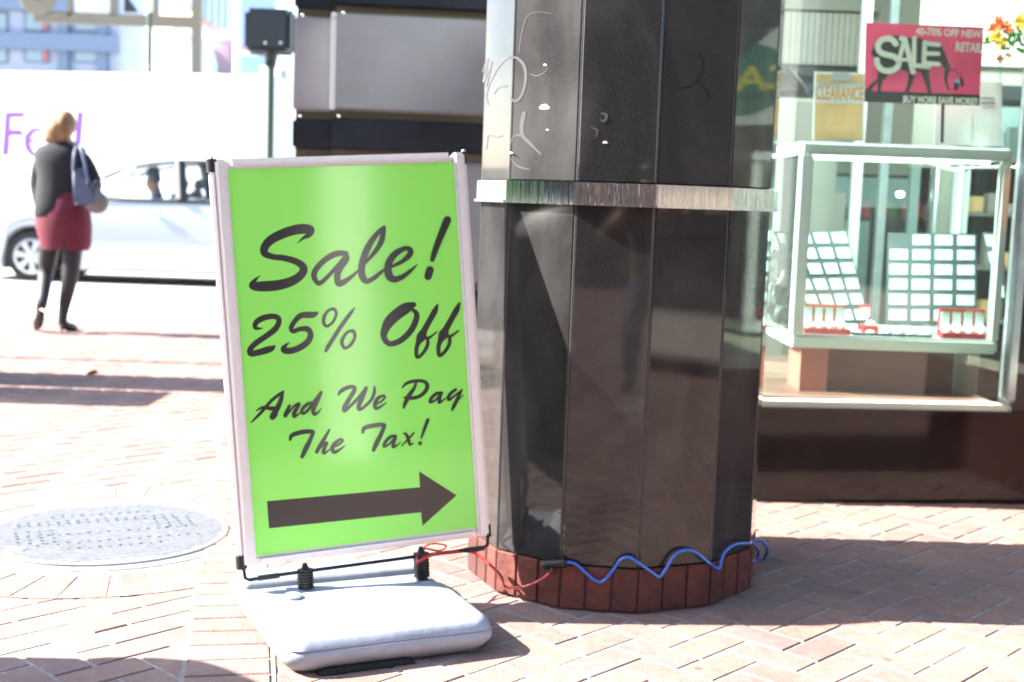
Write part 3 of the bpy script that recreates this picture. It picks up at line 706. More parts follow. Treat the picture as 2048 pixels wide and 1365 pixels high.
# lettering, traced brush strokes printed flat on the poster
def Z(ox, oy):
    return lambda x, y: sp(ox+x/4.452, oy+y/4.452)
WORDS = [
 ('Sale!', (480, 420), [
  [(508,300,2),(560,255,12),(612,222,26),(628,178,36),(560,170,44),(470,184,43),(370,218,42),(280,265,40),(224,325,37),(218,385,33),(290,418,26),(400,432,27),(500,462,29),(560,505,33),(560,555,36),(510,608,38),(430,648,42),(320,674,46),(200,682,45),(120,680,36),(112,655,24),(145,616,12),(180,586,2)],
  [(950,388,16),(900,386,25),(830,402,27),(750,452,25),(682,522,25),(658,580,25),(672,628,22),(705,655,22),(750,625,18),(810,565,18),(870,500,18),(930,430,20)],
  [(938,392,26),(945,440,27),(905,500,27),(872,560,28),(866,620,28),(880,660,26),(930,640,24),(1000,590,15),(1050,545,10),(1095,500,8)],
  [(1283,152,12),(1232,200,20),(1170,280,26),(1118,380,30),(1088,480,30),(1082,560,30),(1100,615,30),(1130,638,22),(1190,610,20),(1250,560,15),(1305,520,10)],
  [(1280,160,17),(1272,210,23),(1258,280,24),(1212,360,20),(1150,435,14),(1100,490,11)],
  [(1300,525,12),(1370,497,14),(1440,462,18),(1500,412,24),(1518,372,24),(1505,348,20),(1460,347,20),(1390,386,27),(1335,450,30),(1316,520,32),(1328,590,34),(1375,620,28),(1440,600,22),(1510,550,15),(1575,490,4)],
  [(1845,92,33),(1790,222,30),(1740,352,25),(1710,445,19)], [(1690,535,33),(1672,592,33)]]),
 ('25%', (480, 590), [
  [(200,299,4),(150,300,15),(132,280,20),(150,240,25),(210,206,26),(290,192,24),(338,207,24),(345,250,24),(310,308,26),(230,370,25),(140,432,25),(90,488,25),(98,524,26),(170,512,28),(240,492,30),(285,476,24),(312,452,5)],
  [(682,165,16),(650,178,27),(600,180,28),(540,186,25),(490,232,22),(457,290,22),(472,326,19),(530,306,20),(598,305,25),(628,350,25),(608,412,27),(550,460,28),(470,495,28),(400,497,28),(388,470,20),(440,425,2)],
  [(835,125,14),(785,140,12),(748,200,15),(747,258,14),(780,280,12),(828,240,12),(855,180,12),(850,142,12),(830,124,12)],
  [(1022,115,4),(980,170,15),(900,280,18),(830,390,18),(785,460,18),(764,500,13)],
  [(1000,320,14),(948,340,12),(908,410,16),(917,460,14),(942,475,12),(990,440,13),(1021,380,13),(1017,332,13),(1000,318,12)]]),
 ('Off', (480, 590), [
  [(1545,88,24),(1480,118,48),(1400,172,50),(1335,232,48),(1295,300,38),(1280,370,28),(1310,425,25),(1360,435,25),(1440,400,26),(1520,320,27),(1565,230,26),(1572,170,22),(1540,136,16)],
  [(1757,92,10),(1732,150,25),(1682,240,25),(1640,318,28),(1615,372,42),(1585,430,22),(1570,490,18),(1577,555,16),(1620,530,14),(1665,460,16),(1670,400,14),(1645,372,14)],
  [(1672,390,14),(1710,365,9),(1750,330,6)],
  [(1952,76,10),(1927,135,25),(1877,225,25),(1835,302,28),(1810,354,42),(1780,415,22),(1766,475,18),(1773,540,16),(1815,515,14),(1860,445,16),(1865,385,14),(1840,354,14)],
  [(1867,375,14),(1905,350,9),(1945,320,6)]]),
 ('And', (480, 750), [
  [(100,425,5),(140,385,11),(200,322,14),(280,230,14),(340,182,14),(385,150,10)],
  [(378,160,14),(362,230,20),(325,310,24),(285,372,22),(300,385,13),(340,345,3)], [(145,320,5),(200,292,12),(280,300,18),(350,292,11)],
  [(440,275,12),(410,340,17),(402,368,15),(430,340,9),(480,280,9),(525,258,13),(510,292,16),(482,340,18),(482,372,14),(520,350,7),(545,330,3)],
  [(655,245,10),(600,260,14),(552,310,14),(557,345,12),(600,320,11),(660,240,12),(722,155,11)],
  [(722,165,11),(690,230,16),(652,310,18),(662,352,14),(700,330,7),(725,300,3)]]),
 ('We', (480, 750), [
  [(875,180,8),(900,145,18),(960,113,18),(1012,108,16),(1018,138,19),(970,220,20),(930,290,20),(930,322,16),(970,290,13),(1060,200,15),(1125,115,14)],
  [(1122,125,14),(1090,200,20),(1060,270,20),(1060,308,16),(1100,290,13),(1170,220,14),(1196,150,14),(1196,108,8)],
  [(1205,265,8),(1260,235,9),(1288,200,11),(1270,186,10),(1225,212,16),(1202,260,18),(1208,298,16),(1250,285,11),(1305,245,3)]]),
 ('Pay', (480, 750), [
  [(1445,115,7),(1480,78,14),(1550,57,15),(1630,57,15),(1665,88,18),(1655,140,18),(1600,190,16),(1530,208,16),(1465,203,9)],
  [(1567,72,10),(1550,120,14),(1502,190,20),(1472,250,18),(1455,295,9)],
  [(1800,160,10),(1750,167,14),(1702,210,14),(1692,244,12),(1740,225,9),(1790,165,11),(1778,200,15),(1772,248,13),(1810,225,7),(1835,205,3)],
  [(1920,132,12),(1875,165,14),(1853,205,14),(1862,224,11),(1900,195,9),(1972,140,9)], [(1972,135,9),(1935,215,15),(1900,285,15),(1885,318,7)], [(1930,235,5),(1990,180,3)]]),
 ('The', (480, 750), [
  [(447,578,12),(462,540,19),(530,515,20),(600,505,20),(648,506,17)], [(652,512,16),(620,590,19),(582,665,22),(552,732,15)],
  [(795,490,9),(750,570,16),(702,650,17),(678,698,13),(700,662,9),(750,612,9),(775,607,12),(752,650,16),(743,698,13),(780,680,7),(800,660,3)],
  [(820,650,8),(880,620,9),(913,587,11),(895,574,10),(850,606,16),(822,650,18),(832,688,16),(875,675,11),(935,630,3)]]),
 ('Tax!', (480, 750), [
  [(1092,513,12),(1107,475,19),(1170,456,20),(1240,445,20),(1282,446,17)], [(1287,453,16),(1255,530,19),(1217,607,22),(1187,673,15)],
  [(1390,545,10),(1340,552,14),(1292,600,14),(1282,638,12),(1330,615,9),(1385,555,11),(1368,600,15),(1362,643,13),(1400,625,7),(1430,600,3)],
  [(1455,522,7),(1480,532,13),(1500,580,14),(1512,622,11),(1542,610,4)], [(1545,520,8),(1500,570,8),(1440,630,5)],
  [(1672,402,15),(1642,480,13),(1613,563,7)], [(1604,606,15),(1602,612,15)]]),
]
for word, (ox, oy), strokes in WORDS:
    mb = MB(); f = Z(ox, oy)
    for i, s in enumerate(strokes): stroke(mb, s, f, NN, .0004+.00035*i, .0003)
    part('lettering', mb, M['ink'], poster, 'brush script word "%s"' % word)
mb = MB(); mb.add([sp(*q)+NN*.0005 for q in ((534,1003),(840,975),(838,943),(913,991),(845,1052),(842,1025),(538,1057))], [(0,1,5,6),(2,3,4),(1,2,4,5)])
part('arrow', mb, M['ink'], poster, 'large arrow pointing right')

# ------------------------------------------------------------------ cables
def smoothpts(pts, k=8): return [Vector(p) for p in catmull([tuple(p) for p in pts], k)]
def wallpt(px, py, off=.012):     # a point just outside the pillar faces at this pixel
    best = None
    for i in range(5):
        a, b, t, nr = facet_frame(i); q = hit(px, py, a, nr); s = (q-a).dot(t)/(b-a).length
        if -.02 <= s <= 1.02 and (best is None or q.y < best.y): best = q+nr*off
    return best if best is not None else P(px, py, 3.62)
rc = [P(832,1128,3.30), P(860,1112,3.30), P(900,1106,3.36), P(942,1104,3.45), P(968,1120,3.44), P(1000,1150,3.40)]+[wallpt(*q, off=.03) for q in ((1022,1168),(1045,1171),(1075,1165),(1100,1152),(1112,1142))]
mb = MB(); mb.tube(smoothpts(rc), .0042, 8)
mb.tube(smoothpts([P(835,1126,3.31), P(836,1112,3.36), P(850,1098,3.42), P(878,1102,3.46), P(892,1092,3.46), P(862,1088,3.44), P(842,1100,3.40)]), .003, 6)
solo('red_cable', mb, M['red_cable'], 'thin red cable running from the sign spring to the pillar foot', 'cable', smooth=True)
blk = thing('cable_lock', 'coiled bright blue cable lock strung along the pillar foot', 'cable lock', wallpt(1115, 1126)-Vector((0, 0, .02)))
mb = MB(); a, b = wallpt(1094, 1128, .018), wallpt(1134, 1122, .018); mb.tube([a, a*.9+b*.1, b*.9+a*.1, b], [.009, .013, .013, .009], 12); part('lock_head', mb, M['black_plastic'], blk, smooth=True)
mb = MB(); mb.tube([wallpt(1112, 1142, .03), wallpt(1114, 1134, .022)], .005, 8); part('cable_end', mb, M['black_plastic'], blk)
bl = [wallpt(*q, off=.014) for q in ((1134,1122),(1152,1126),(1172,1143),(1190,1158),(1206,1160),(1224,1140),(1240,1118),(1258,1112),(1278,1124),(1298,1142),(1314,1151),(1326,1136),(1344,1108),(1366,1098),(1388,1104),(1410,1122),(1428,1136))]
bl += [wallpt(1432, 1122, .016), wallpt(1440, 1100, .018), wallpt(1458, 1086, .022), wallpt(1480, 1083, .03)]
bl += [P(1502,1086,3.66), P(1517,1102,3.70), P(1512,1120,3.72), P(1497,1120,3.68), P(1491,1102,3.64), P(1504,1084,3.66), P(1522,1082,3.70), P(1534,1098,3.75), P(1528,1118,3.78), P(1508,1122,3.78)]
mb = MB(); mb.tube(smoothpts(bl), .0046, 10); part('coiled_cable', mb, M['blue_cable'], blk, smooth=True)
mb = MB(); mb.tube(smoothpts([P(1488,1056,3.78), P(1497,1058,3.76), P(1504,1072,3.74), P(1505,1086,3.73)]), .003, 8)
mb.tube(smoothpts([P(1484,1122,3.66), P(1470,1142,3.62), P(1440,1180,3.52), P(1412,1218,3.44), P(1395,1252,3.30)]), .0022, 6)
solo('black_wire', mb, M['black_plastic'], 'thin black wire hanging past the brick foot of the pillar', 'wire', smooth=True)

# ------------------------------------------------------------------ shop building with display window
WY = lambda x: 4.73+.10*(x-1.0)
def wp(x, z, off=0): return Vector((x+off*-.0995, WY(x)+off*.995, z))
shop = thing('shop_building', 'jewellery shop front with dark granite plinth and large display window', 'shop', (1.5, 4.8, 0))
SILL = .375
def wallslab(mb, x0, x1, z0, z1, o0, o1):
    mb.prism([wp(x0, z0, o0), wp(x1, z0, o0), wp(x1, z0, o1), wp(x0, z0, o1)], (0, 0, z1-z0))
for (a, b) in ((.80, 2.0), (2.003, 2.1)):
    mb = MB(); wallslab(mb, a, b, .0, SILL-.035, 0, .12); part('plinth_panel', mb, M['granite_brown'], shop, bev=.002)
mb = MB(); wallslab(mb, .80, 2.1, SILL-.034, SILL-.014, -.012, .12); part('plinth_cap', mb, M['granite_brown'], shop)
mb = MB(); wallslab(mb, .79, 1.9, SILL-.0135, SILL+.006, -.004, .10); part('sill', mb, M['sill'], shop)
mb = MB(); wallslab(mb, .86, 1.885, SILL+.032, 2.8, .03, .036); part('window_glass', mb, M['glass'], shop)
mb = MB(); wallslab(mb, 1.89, 1.925, SILL+.03, 2.8, -.01, .06); part('window_frame', mb, M['grey_metal'], shop, bev=.004)
mb = MB(); wallslab(mb, .82, .855, SILL+.03, 2.8, 0, .05); part('window_frame', mb, M['grey_metal'], shop, bev=.004)
mb = MB(); wallslab(mb, .8, 1.9, 2.8, 4.4, 0, .2); part('fascia', mb, M['granite'], shop)
# left return window beside the entrance recess
mb = MB(); mb.bx(.795, .835, 4.78, 6.3, 0, SILL, 0); part('plinth_panel', mb, M['granite_brown'], shop)
mb = MB(); mb.bx(.812, .818, 4.79, 6.3, SILL+.001, 2.8); part('window_glass', mb, M['case_glass'], shop)
# interior shell
mb = MB(); mb.bx(.836, 1.9, 4.92, 6.3, SILL-.03, SILL); part('window_floor', mb, M['shop_floor'], shop)
mb = MB(); mb.bx(.84, 6.0, 6.3, 9.2, -.01, .02); part('shop_floor', mb, M['shop_floor'], shop)
mb = MB(); mb.bx(-.5, 6.0, 9.2, 9.3, 0, 4); part('back_wall', mb, M['shop_wall'], shop)
mb = MB(); mb.bx(-.5, 6.0, 4.95, 9.3, 3.3, 3.4); part('ceiling', mb, M['shop_wall'], shop)
mb = MB(); mb.bx(4.0, 4.1, 4.6, 9.2, 0, 3.3); part('side_wall', mb, M['shop_wall'], shop)
# projecting bay further right, seen mirrored in the pillar's right face
for (a, b, z0, z1, m, nm) in ((2.101, 5.5, 0, .46, 'brown_panel', 'plinth_panel'), (2.101, 5.5, .461, .50, 'sill', 'sill'), (2.101, 5.5, 2.7, 4.4, 'granite', 'fascia')):
    mb = MB(); mb.bx(a, b, 3.9, 5.0, z0, z1); part(nm, mb, M[m], shop)
mb = MB(); mb.bx(2.14, 5.5, 3.91, 3.916, .501, 2.7); part('window_glass', mb, M['case_glass'], shop)
mb = MB(); mb.bx(2.106, 2.112, 3.94, 4.83, .501, 2.7); part('window_glass', mb, M['case_glass'], shop)
mb = MB(); mb.bx(2.101, 2.13, 3.9, 3.935, .501, 2.7); part('window_frame', mb, M['grey_metal'], shop)
mb = MB(); mb.bx(2.5, 5.5, 5.05, 5.1, .5, 2.7); part('display_back', mb, M['dark_wood'], shop)
mb = MB(); mb.bx(1.93, 2.1, 4.84, 5.0, .0, 4.4); part('pier', mb, M['granite'], shop)
def showcase(x0, x1, y0, y1, z0, z1, lab, group=None, t=.05):
    c = thing('display_case', lab, 'display case', (x0, y0, z0))
    for (xa, xb, ya, yb) in ((x0, x0+t, y0, y0+t), (x1-t*.7, x1, y0, y0+t), (x0, x0+t*.5, y1-t, y1), (x1-t*.5, x1, y1-t, y1)):
        mb = MB(); mb.bx(xa, xb, ya, yb, z0+t+.001, z1-t-.001); part('corner_post', mb, M['white_metal'], c, bev=.006)
    for za, zb in ((z0, z0+t+.004), (z1-t, z1)):
        mb = MB(); mb.bx(x0, x1, y0, y0+t, za, zb, .01); part('rail', mb, M['white_metal'], c)
        mb = MB(); mb.bx(x0, x1, y1-t, y1, za, zb, .01); part('rail', mb, M['white_metal'], c)
        mb = MB(); mb.bx(x0, x0+t, y0+t+.001, y1-t-.001, za, zb, .01); part('rail', mb, M['white_metal'], c)
        mb = MB(); mb.bx(x1-t, x1, y0+t+.001, y1-t-.001, za, zb, .01); part('rail', mb, M['white_metal'], c)
    mb = MB(); mb.bx(x0+t+.001, x1-t*.7-.001, y0+.02, y0+.024, z0+t+.005, z1-t-.001); part('glass_pane', mb, M['case_glass'], c)
    mb = MB(); mb.bx(x0+.02, x0+.024, y0+t+.001, y1-t-.001, z0+t+.005, z1-t-.001); part('glass_pane', mb, M['case_glass'], c)
    mb = MB(); mb.bx(x0+t+.001, x1-t-.001, y0+t+.001, y1-t-.001, z1-.016, z1-.010); part('glass_top', mb, M['case_glass'], c)
    mb = MB(); mb.bx(x0+t+.001, x1-t-.001, y0+t+.001, y1-t-.001, z0+.02, z0+t-.006); part('case_floor', mb, M['white_metal'], c)
    mb = MB()
    for k in range(38): mb.bx(x0+t+.01+k*(x1-x0-2*t-.02)/38, x0+t+.01+(k+.55)*(x1-x0-2*t-.02)/38, y0+t+.002, y0+t+.008, z1-t-.012, z1-t-.006)
    part('led_strip', mb, M['led'], c, kind='stuff')
    li = bpy.data.lights.new('case_light', 'AREA'); li.shape = 'RECTANGLE'; li.size = x1-x0-.15; li.size_y = .03; li.energy = 3.2; li.color = (.9, 1, .98)
    lo = bpy.data.objects.new('case_light', li); COL.objects.link(lo); lo.parent = c; lo.location = ((x1-x0)/2, t+.03, z1-z0-t-.02); lo.rotation_euler = (rad(35), 0, 0)
    return c
CX0, CX1, CY0, CY1, CZ0, CZ1 = 1.108, 1.935, 5.05, 5.62, .553, 1.368
case = showcase(CX0, CX1, CY0, CY1, CZ0, CZ1, 'white framed glass jewellery display case standing in the shop window', t=.05)
case2 = showcase(2.9, 4.1, 4.40, 4.95, .52, 1.36, 'white framed display case in the far right bay window', t=.05)
# legs / pedestal under the case
mb = MB(); mb.bx(1.16, 1.27, 5.08, 5.3, SILL+.0005, CZ0-.001); part('pedestal', mb, M['salmon'], case, 'salmon pink pedestal leg')
mb = MB(); mb.bx(1.272, 1.80, 5.16, 5.55, SILL+.0005, CZ0-.001); part('reflection_board', mb, M['brown_panel'], case)  # brown board paints the pavement reflection in the glass below the case
for k in range(9):
    mb = MB(); mb.bx(1.815+k*.012, 1.823+k*.012, 5.2, 5.21, SILL+.001, CZ0-.002); part('slat', mb, M['siding'], case)
FZ = CZ0+.05+.0005
def tray(lab, corners, cols, rows, skip=(), group='jewellery trays in the display case'):
    TL, TR, BRr, BLl = corners; c0 = (BRr+BLl)/2
    t = thing('jewellery_tray', lab, 'tray', (c0.x, c0.y, c0.z)); nr = (TR-TL).cross(BLl-TL).normalized()
    if nr.y > 0: nr = -nr
    mb = MB(); mb.prism([TL, TR, BRr, BLl], -nr*.012); part('tray_board', mb, M['tray'], t)
    def q(u, v): return TL*(1-u)*(1-v)+TR*u*(1-v)+BRr*u*v+BLl*(1-u)*v
    for r in range(rows):
        for c in range(cols):
            if (c, r) in skip: continue
            u0, u1 = (c+.12)/cols, (c+.88)/cols; v0, v1 = (r+.17)/rows, (r+.83)/rows
            mb = MB(); mb.prism([q(u0, v0)+nr*.0006, q(u1, v0)+nr*.0006, q(u1, v1)+nr*.0006, q(u0, v1)+nr*.0006], nr*.004)
            cd = part('card', mb, M['card'], t)
            if random.random() < .75:
                mb = MB(); g = q(u0+(u1-u0)*random.uniform(.3, .7), v0+(v1-v0)*random.uniform(.35, .7))+nr*.0075; mb.ellipsoid(g, (.003, .003, .004), 6, 4); part('earring', mb, M['gold'], cd)
    return t
tray('black tray of white cards leaning on the left inside the case', [P(1548,463,5.46), P(1692,461,5.44), P(1740,645,5.30), P(1628,648,5.32)], 4, 6)
tray('large upright black tray with four columns of white cards', [P(1776,466,5.50), P(1954,468,5.50), P(1953,648,5.28), P(1772,646,5.28)], 4, 6, ((0, 0),))
tray('narrow black tray half hidden behind the right case post', [P(1964,464,5.42), P(2004,468,5.36), P(2012,600,5.20), P(1994,606,5.24)], 1, 4)
def boxes(lab, xa, xb, n, y, d=.05):
    t = thing('ring_box', lab, 'jewellery box', ((xa+xb)/2, y, FZ))
    wd = (xb-xa)/n
    mb = MB(); mb.bx(xa-.004, xb+.012, y-.055, y+.01, FZ, FZ+.024, .003); part('box_base', mb, M['red_box'], t)
    mb = MB(); mb.bx(xa, xb, y+.011, y+.03, FZ+.0, FZ+.118, .003); part('box_lid', mb, M['red_box'], t)
    for k in range(n):
        a, b = xa+wd*k+.006, xa+wd*(k+1)-.006
        mb = MB(); mb.bx(a, b, y+.004, y+.010, FZ+.03, FZ+.104); part('satin_lining', mb, M['satin'], t)
        mb = MB(); mb.bx(a, b, y+.003, y+.0095, FZ+.105, FZ+.110); part('gold_edge', mb, M['gold'], t)
        mb = MB(); mb.ellipsoid(((a+b)/2, y-.025, FZ+.03), (wd*.46, .022, .02+.008*random.random()), 12, 6); part('satin_cushion', mb, M['satin'], t, smooth=True)
bx0 = P(1606, 660, 5.16).x; bx1 = P(1690, 660, 5.16).x
boxes('open red box with four white slots at the left of the case', bx0, bx1, 4, 5.17)
boxes('open red box with four white slots at the right of the case', P(1880,660,5.16).x, P(1972,660,5.16).x, 4, 5.17)
mb = MB(); a = P(1702, 668, 5.15); b = P(1862, 668, 5.15); mb.bx(a.x, b.x, 5.125, 5.16, FZ, FZ+.010)
t = thing('ring_strip', 'low black strip of small white cushions between the two red boxes', 'ring display', (a.x, 5.14, FZ)); part('strip', mb, M['tray'], t)
for k in range(6):
    mb = MB(); mb.ellipsoid((a.x+.02+k*(b.x-a.x-.03)/5.4, 5.14, FZ+.014), (.018, .012, .008), 10, 6); part('cushion', mb, M['satin'], t, smooth=True)
t = thing('small_red_box', 'small open red box with white cushion behind the left boxes', 'jewellery box', (1.43, 5.25, FZ))
a = P(1740, 640, 5.27); mb = MB(); mb.bx(a.x-.03, a.x+.035, 5.25, 5.31, FZ, FZ+.03, .003); part('box_base', mb, M['red_box'], t)
mb = MB(); mb.ellipsoid((a.x+.005, 5.275, FZ+.035), (.022, .02, .014), 10, 6); part('cushion', mb, M['satin'], t, smooth=True)
mb = MB(); mb.bx(a.x-.035, a.x+.015, 5.315, 5.325, FZ, FZ+.115, .002); part('box_lid', mb, M['red_box'], t)
mb = MB(); mb.bx(a.x-.028, a.x+.008, 5.310, 5.3145, FZ+.02, FZ+.098); part('satin_lining', mb, M['satin'], t)
mb = MB(); a = P(1550, 560, 5.35); R3 = Matrix.Rotation(rad(-35), 3, 'Y')
for k in range(14):
    mb.box(a+Vector((random.uniform(-.04, .05), random.uniform(-.04, .04), random.uniform(-.17, .12))), (.035, .012, .05), Matrix.Rotation(random.uniform(-1, 1), 3, 'Y'))
mb.bx(a.x-.05, a.x+.05, 5.33, 5.37, FZ, FZ+.012)
solo('bracelet_stand', mb, M['card'], 'heap of pale cards on a stand behind the left side pane', 'display stand')
# posters standing on the case
def poster_obj(name, lab, cat, px, Y, th=.004, m='paper'):
    c = [P(x, y, Y) for x, y in px]      # TL TR BR BL
    t = thing(name, lab, cat, ((c[2]+c[3])/2).to_tuple())
    mb = MB(); mb.prism(c, (0, th, 0)); s = part('sheet', mb, M[m], t)
    return t, s
Yp = 5.22
t, s = poster_obj('sale_poster', 'pink sale poster with black elephant silhouette standing above the display case', 'poster', ((1732,45.5),(1967.6,54.8),(1958.3,212),(1728,204.4)), Yp, m='pink')
pz = lambda x, y: P(1700+x/5.885, 20+y/5.885, Yp)
nf = Vector((0, -1, 0))
def flat(parent, name, pts, m, z=.001, lab=None):
    from mathutils.geometry import tessellate_polygon
    vv = [pz(*p)+nf*z for p in pts]; tr = tessellate_polygon([[Vector((p[0], p[1], 0)) for p in pts]])
    mb = MB(); mb.add(vv, [list(f) for f in tr])
    return part(name, mb, M[m], parent, lab)
flat(s, 'elephant', [(250,510),(270,440),(330,370),(420,312),(560,302),(640,322),(700,330),(820,332),(900,360),(1000,385),(1080,420),(1110,500),(1150,600),(1180,690),(1150,760),(1140,840),(1160,910),(1190,950),(1150,940),(1115,860),(1105,780),(1115,700),(1095,650),(1000,660),(940,660),(930,760),(960,985),(920,985),(880,850),(830,720),(780,720),(740,830),(690,975),(640,975),(680,850),(690,740),(600,700),(450,740),(430,800),(380,840),(362,965),(325,965),(325,850),(280,900),(230,975),(172,965),(240,880),(320,820),(330,720),(300,560),(250,530)], 'black_ink', .001, 'black elephant silhouette')
flat(s, 'ground_strip', [(172,955),(1530,1002),(1520,1128),(166,1084)], 'black_ink', .0016)
flat(s, 'shopping_bag', [(1228,860),(1282,855),(1268,945),(1214,940)], 'black_ink', .0012); flat(s, 'shopping_bag', [(1290,800),(1322,798),(1345,890),(1302,912)], 'black_ink', .0012)
mb = MB(); stroke(mb, [(1180,705,5),(1230,725,4),(1300,775,4),(1320,800,4)], pz, nf, .0012); stroke(mb, [(1180,710,3),(1230,700,4),(1270,680,3)], pz, nf, .0015)
part('bag_string', mb, M['black_ink'], s)
mb = MB(); mb.add([pz(1262+26*cos(a), 840+26*sin(a))+nf*.0022 for a in [2*pi*k/12 for k in range(12)]], [list(range(12))]); part('blue_tag', mb, M['cyan'], s)
mb = MB()      # the big interlocked word
stroke(mb, [(535,400,36),(490,350,34),(430,340,34),(360,365,34),(325,430,34),(355,500,34),(430,530,34),(520,555,34),(575,620,34),(540,690,34),(460,722,34),(370,705,34),(320,640,34),(315,590,34)], pz, nf, .003)
stroke(mb, [(600,570,26),(590,480,0)], pz, nf, .003, k=1) if False else None
stroke(mb, [(575,590,24),(640,345,28)], pz, nf, .0036, k=1); stroke(mb, [(600,340,30),(640,345,30),(740,735,32)], pz, nf, .0040, k=1); stroke(mb, [(590,590,20),(690,590,20)], pz, nf, .0044, k=1)
stroke(mb, [(755,330,26),(745,655,26)], pz, nf, .0048, k=1); stroke(mb, [(745,655,28),(925,675,28)], pz, nf, .0052, k=1)
stroke(mb, [(875,385,28),(865,630,28)], pz, nf, .0056, k=1); stroke(mb, [(875,395,26),(1040,415,26)], pz, nf, .006, k=1)
stroke(mb, [(870,515,24),(1035,520,24)], pz, nf, .0064, k=1); stroke(mb, [(865,630,28),(1035,645,28)], pz, nf, .0068, k=1)
part('lettering', mb, M['cream'], s, 'outsized word SALE')
for body, a, b, c, bo_ in (('40-70% OFF NEW!', (765,205), (1560,245), (765,300), .04), ('RETAIL', (1240,380), (1555,398), (1235,492), .04), ('BUY MORE SAVE MORE!!', (620,1010), (1495,1038), (617,1095), .04)):
    letters(body, pz(*a), pz(*b), pz(*c), nf*.0075, bo_, M['cream'], s)
mb = MB(); mb.tube([P(1886,205,Yp+.01), P(1884,286,Yp+.01)], .007, 8); mb.bx(P(1884,286,Yp).x-.06, P(1884,286,Yp).x+.06, Yp-.05, Yp+.08, CZ1-.010, CZ1-.002); part('stand', mb, M['black_plastic'], t)
t, s = poster_obj('clearance_poster', 'orange and white clearance notice standing on the left of the case', 'notice', ((1630,143),(1730,146),(1728,283),(1625,281)), 5.2, m='paper')
def sub(parent, name, px, Y, m):
    mb = MB(); mb.prism([P(x, y, Y) for x, y in px], (0, .0006, 0)); return part(name, mb, M[m], parent)
sub(s, 'orange_field', ((1634,149),(1727,151),(1726,166),(1633,165)), 5.199, 'orange_paper'); sub(s, 'orange_field', ((1631,206),(1725,208),(1724,280),(1628,279)), 5.199, 'orange_paper')
letters('CLEARANCE', P(1632,172,5.1985), P(1727,174,5.1985), P(1631,200,5.1985), Vector((0,0,0)), .015, M['orange_ink'], s)
part('lettering', fit_text('limited', P(1658,210,5.1985), P(1700,211,5.1985), P(1658,217,5.1985), Vector((0,0,0))), M['grey_ink'], s) if False else None
sub(s, 'price_tag', ((1666,145),(1700,146),(1700,162),(1666,161)), 5.198, 'card')
t, s = poster_obj('paper_notice', 'plain white paper notice standing behind the pink sale poster', 'notice', ((1950,163),(2004,166),(2004,294),(1898,290)), 5.34, m='paper')
for yy in (195, 205):
    mb = MB(); mb.bx(P(1962,yy,5.3385).x, P(1990,yy,5.3385).x, 5.3375, 5.3385, P(1962,yy+3,5.3385).z, P(1962,yy,5.3385).z); part('print_line', mb, M['grey_ink'], s)
mb = MB(); mb.prism([P(x, y, 5.335) for x, y in ((1870,210),(1945,212),(1942,292),(1868,290))], (0, .003, 0)); part('sheet', mb, M['paper'], t)
# flowers
fl = thing('artificial_flowers', 'bunch of orange and yellow artificial flowers above the case right end', 'flowers', P(2000, 296, 5.35).to_tuple())
def petal(mb, c, d, L, wd):
    d = Vector(d).normalized(); s = d.cross(Vector((0, -1, .2))).normalized(); n = d.cross(s)
    c = Vector(c); mb.add([c, c+d*L*.4+s*wd+n*.004, c+d*L, c+d*L*.4-s*wd+n*.004, c+d*L*.45-n*.008], [(0, 1, 4), (1, 2, 4), (2, 3, 4), (3, 0, 4)])
for (cx_, cy_, m, n_, L) in ((1998,50,'petal_red',9,.045),(2012,58,'petal_red',7,.04),(1985,62,'petal_red',6,.035),(1990,78,'petal_yel',8,.04),(2040,48,'petal_yel',9,.05),(2000,88,'petal_yel',7,.04),(1998,118,'petal_red',5,.02),(2018,112,'petal_red',5,.018)):
    mb = MB()
    for k in range(n_):
        a = 2*pi*k/n_+random.random(); petal(mb, P(cx_, cy_, 5.34+random.uniform(-.02, .02)), (cos(a), -.5, sin(a)+.45), L*random.uniform(.8, 1.15), L*.3)
    part('blossom', mb, M[m], fl)
mb = MB()
for k in range(26):
    cx_, cy_ = random.choice(((1990,95),(2030,90),(2020,75),(1985,80),(2045,70),(2040,95))); a = random.uniform(0, 2*pi)
    petal(mb, P(cx_+random.uniform(-8, 8), cy_+random.uniform(-8, 10), 5.36), (cos(a), -.3, sin(a)), random.uniform(.04, .07), .010)
part('leaves', mb, M['leaf'], fl, kind='stuff')
mb = MB(); base = P(2003, 294, 5.36)
for cx_, cy_ in ((1998,60),(2012,64),(1990,82),(2040,54),(2020,100)): mb.tube([P(cx_, cy_, 5.35), P(2000, 130, 5.36), base], .002, 5)
part('stems', mb, M['leaf'], fl)
mb = MB(); mb.lathe([(.014, 0), (.02, .03), (.012, .07), (.016, .085)], Vector((base.x, base.y, CZ1-.009)), n=14); part('vase', mb, M['case_glass'], fl, smooth=True)
# orange rod and chrome pole at the right of the window
mb = MB(); mb.tube([P(2046,345,5.0), P(2036,462,5.0)], .0085, 10); a = part('rod_tmp', mb, M['orange']); bpy.data.objects.remove(a)
op = thing('window_pole', 'slim chrome pole with orange sleeve at the right end of the window', 'pole', Vector((P(2033,600,5.0).x, 5.0, SILL)))
xx = P(2038, 400, 5.0).x
mb = MB(); mb.tube([(xx, 5.0, SILL), (xx, 5.0, 2.5)], .005, 10); part('pole', mb, M['steel'], op, smooth=True)
mb = MB(); mb.tube([(xx, 5.0, P(2040,460,5.0).z), (xx, 5.0, P(2040,345,5.0).z)], .0095, 12); part('sleeve', mb, M['orange'], op, smooth=True)
for yy in (268, 487):
    mb = MB(); mb.ellipsoid((xx, 4.99, P(2036,yy,5.0).z), (.02, .015, .010), 10, 6); part('clamp', mb, M['white_metal'], op, smooth=True)
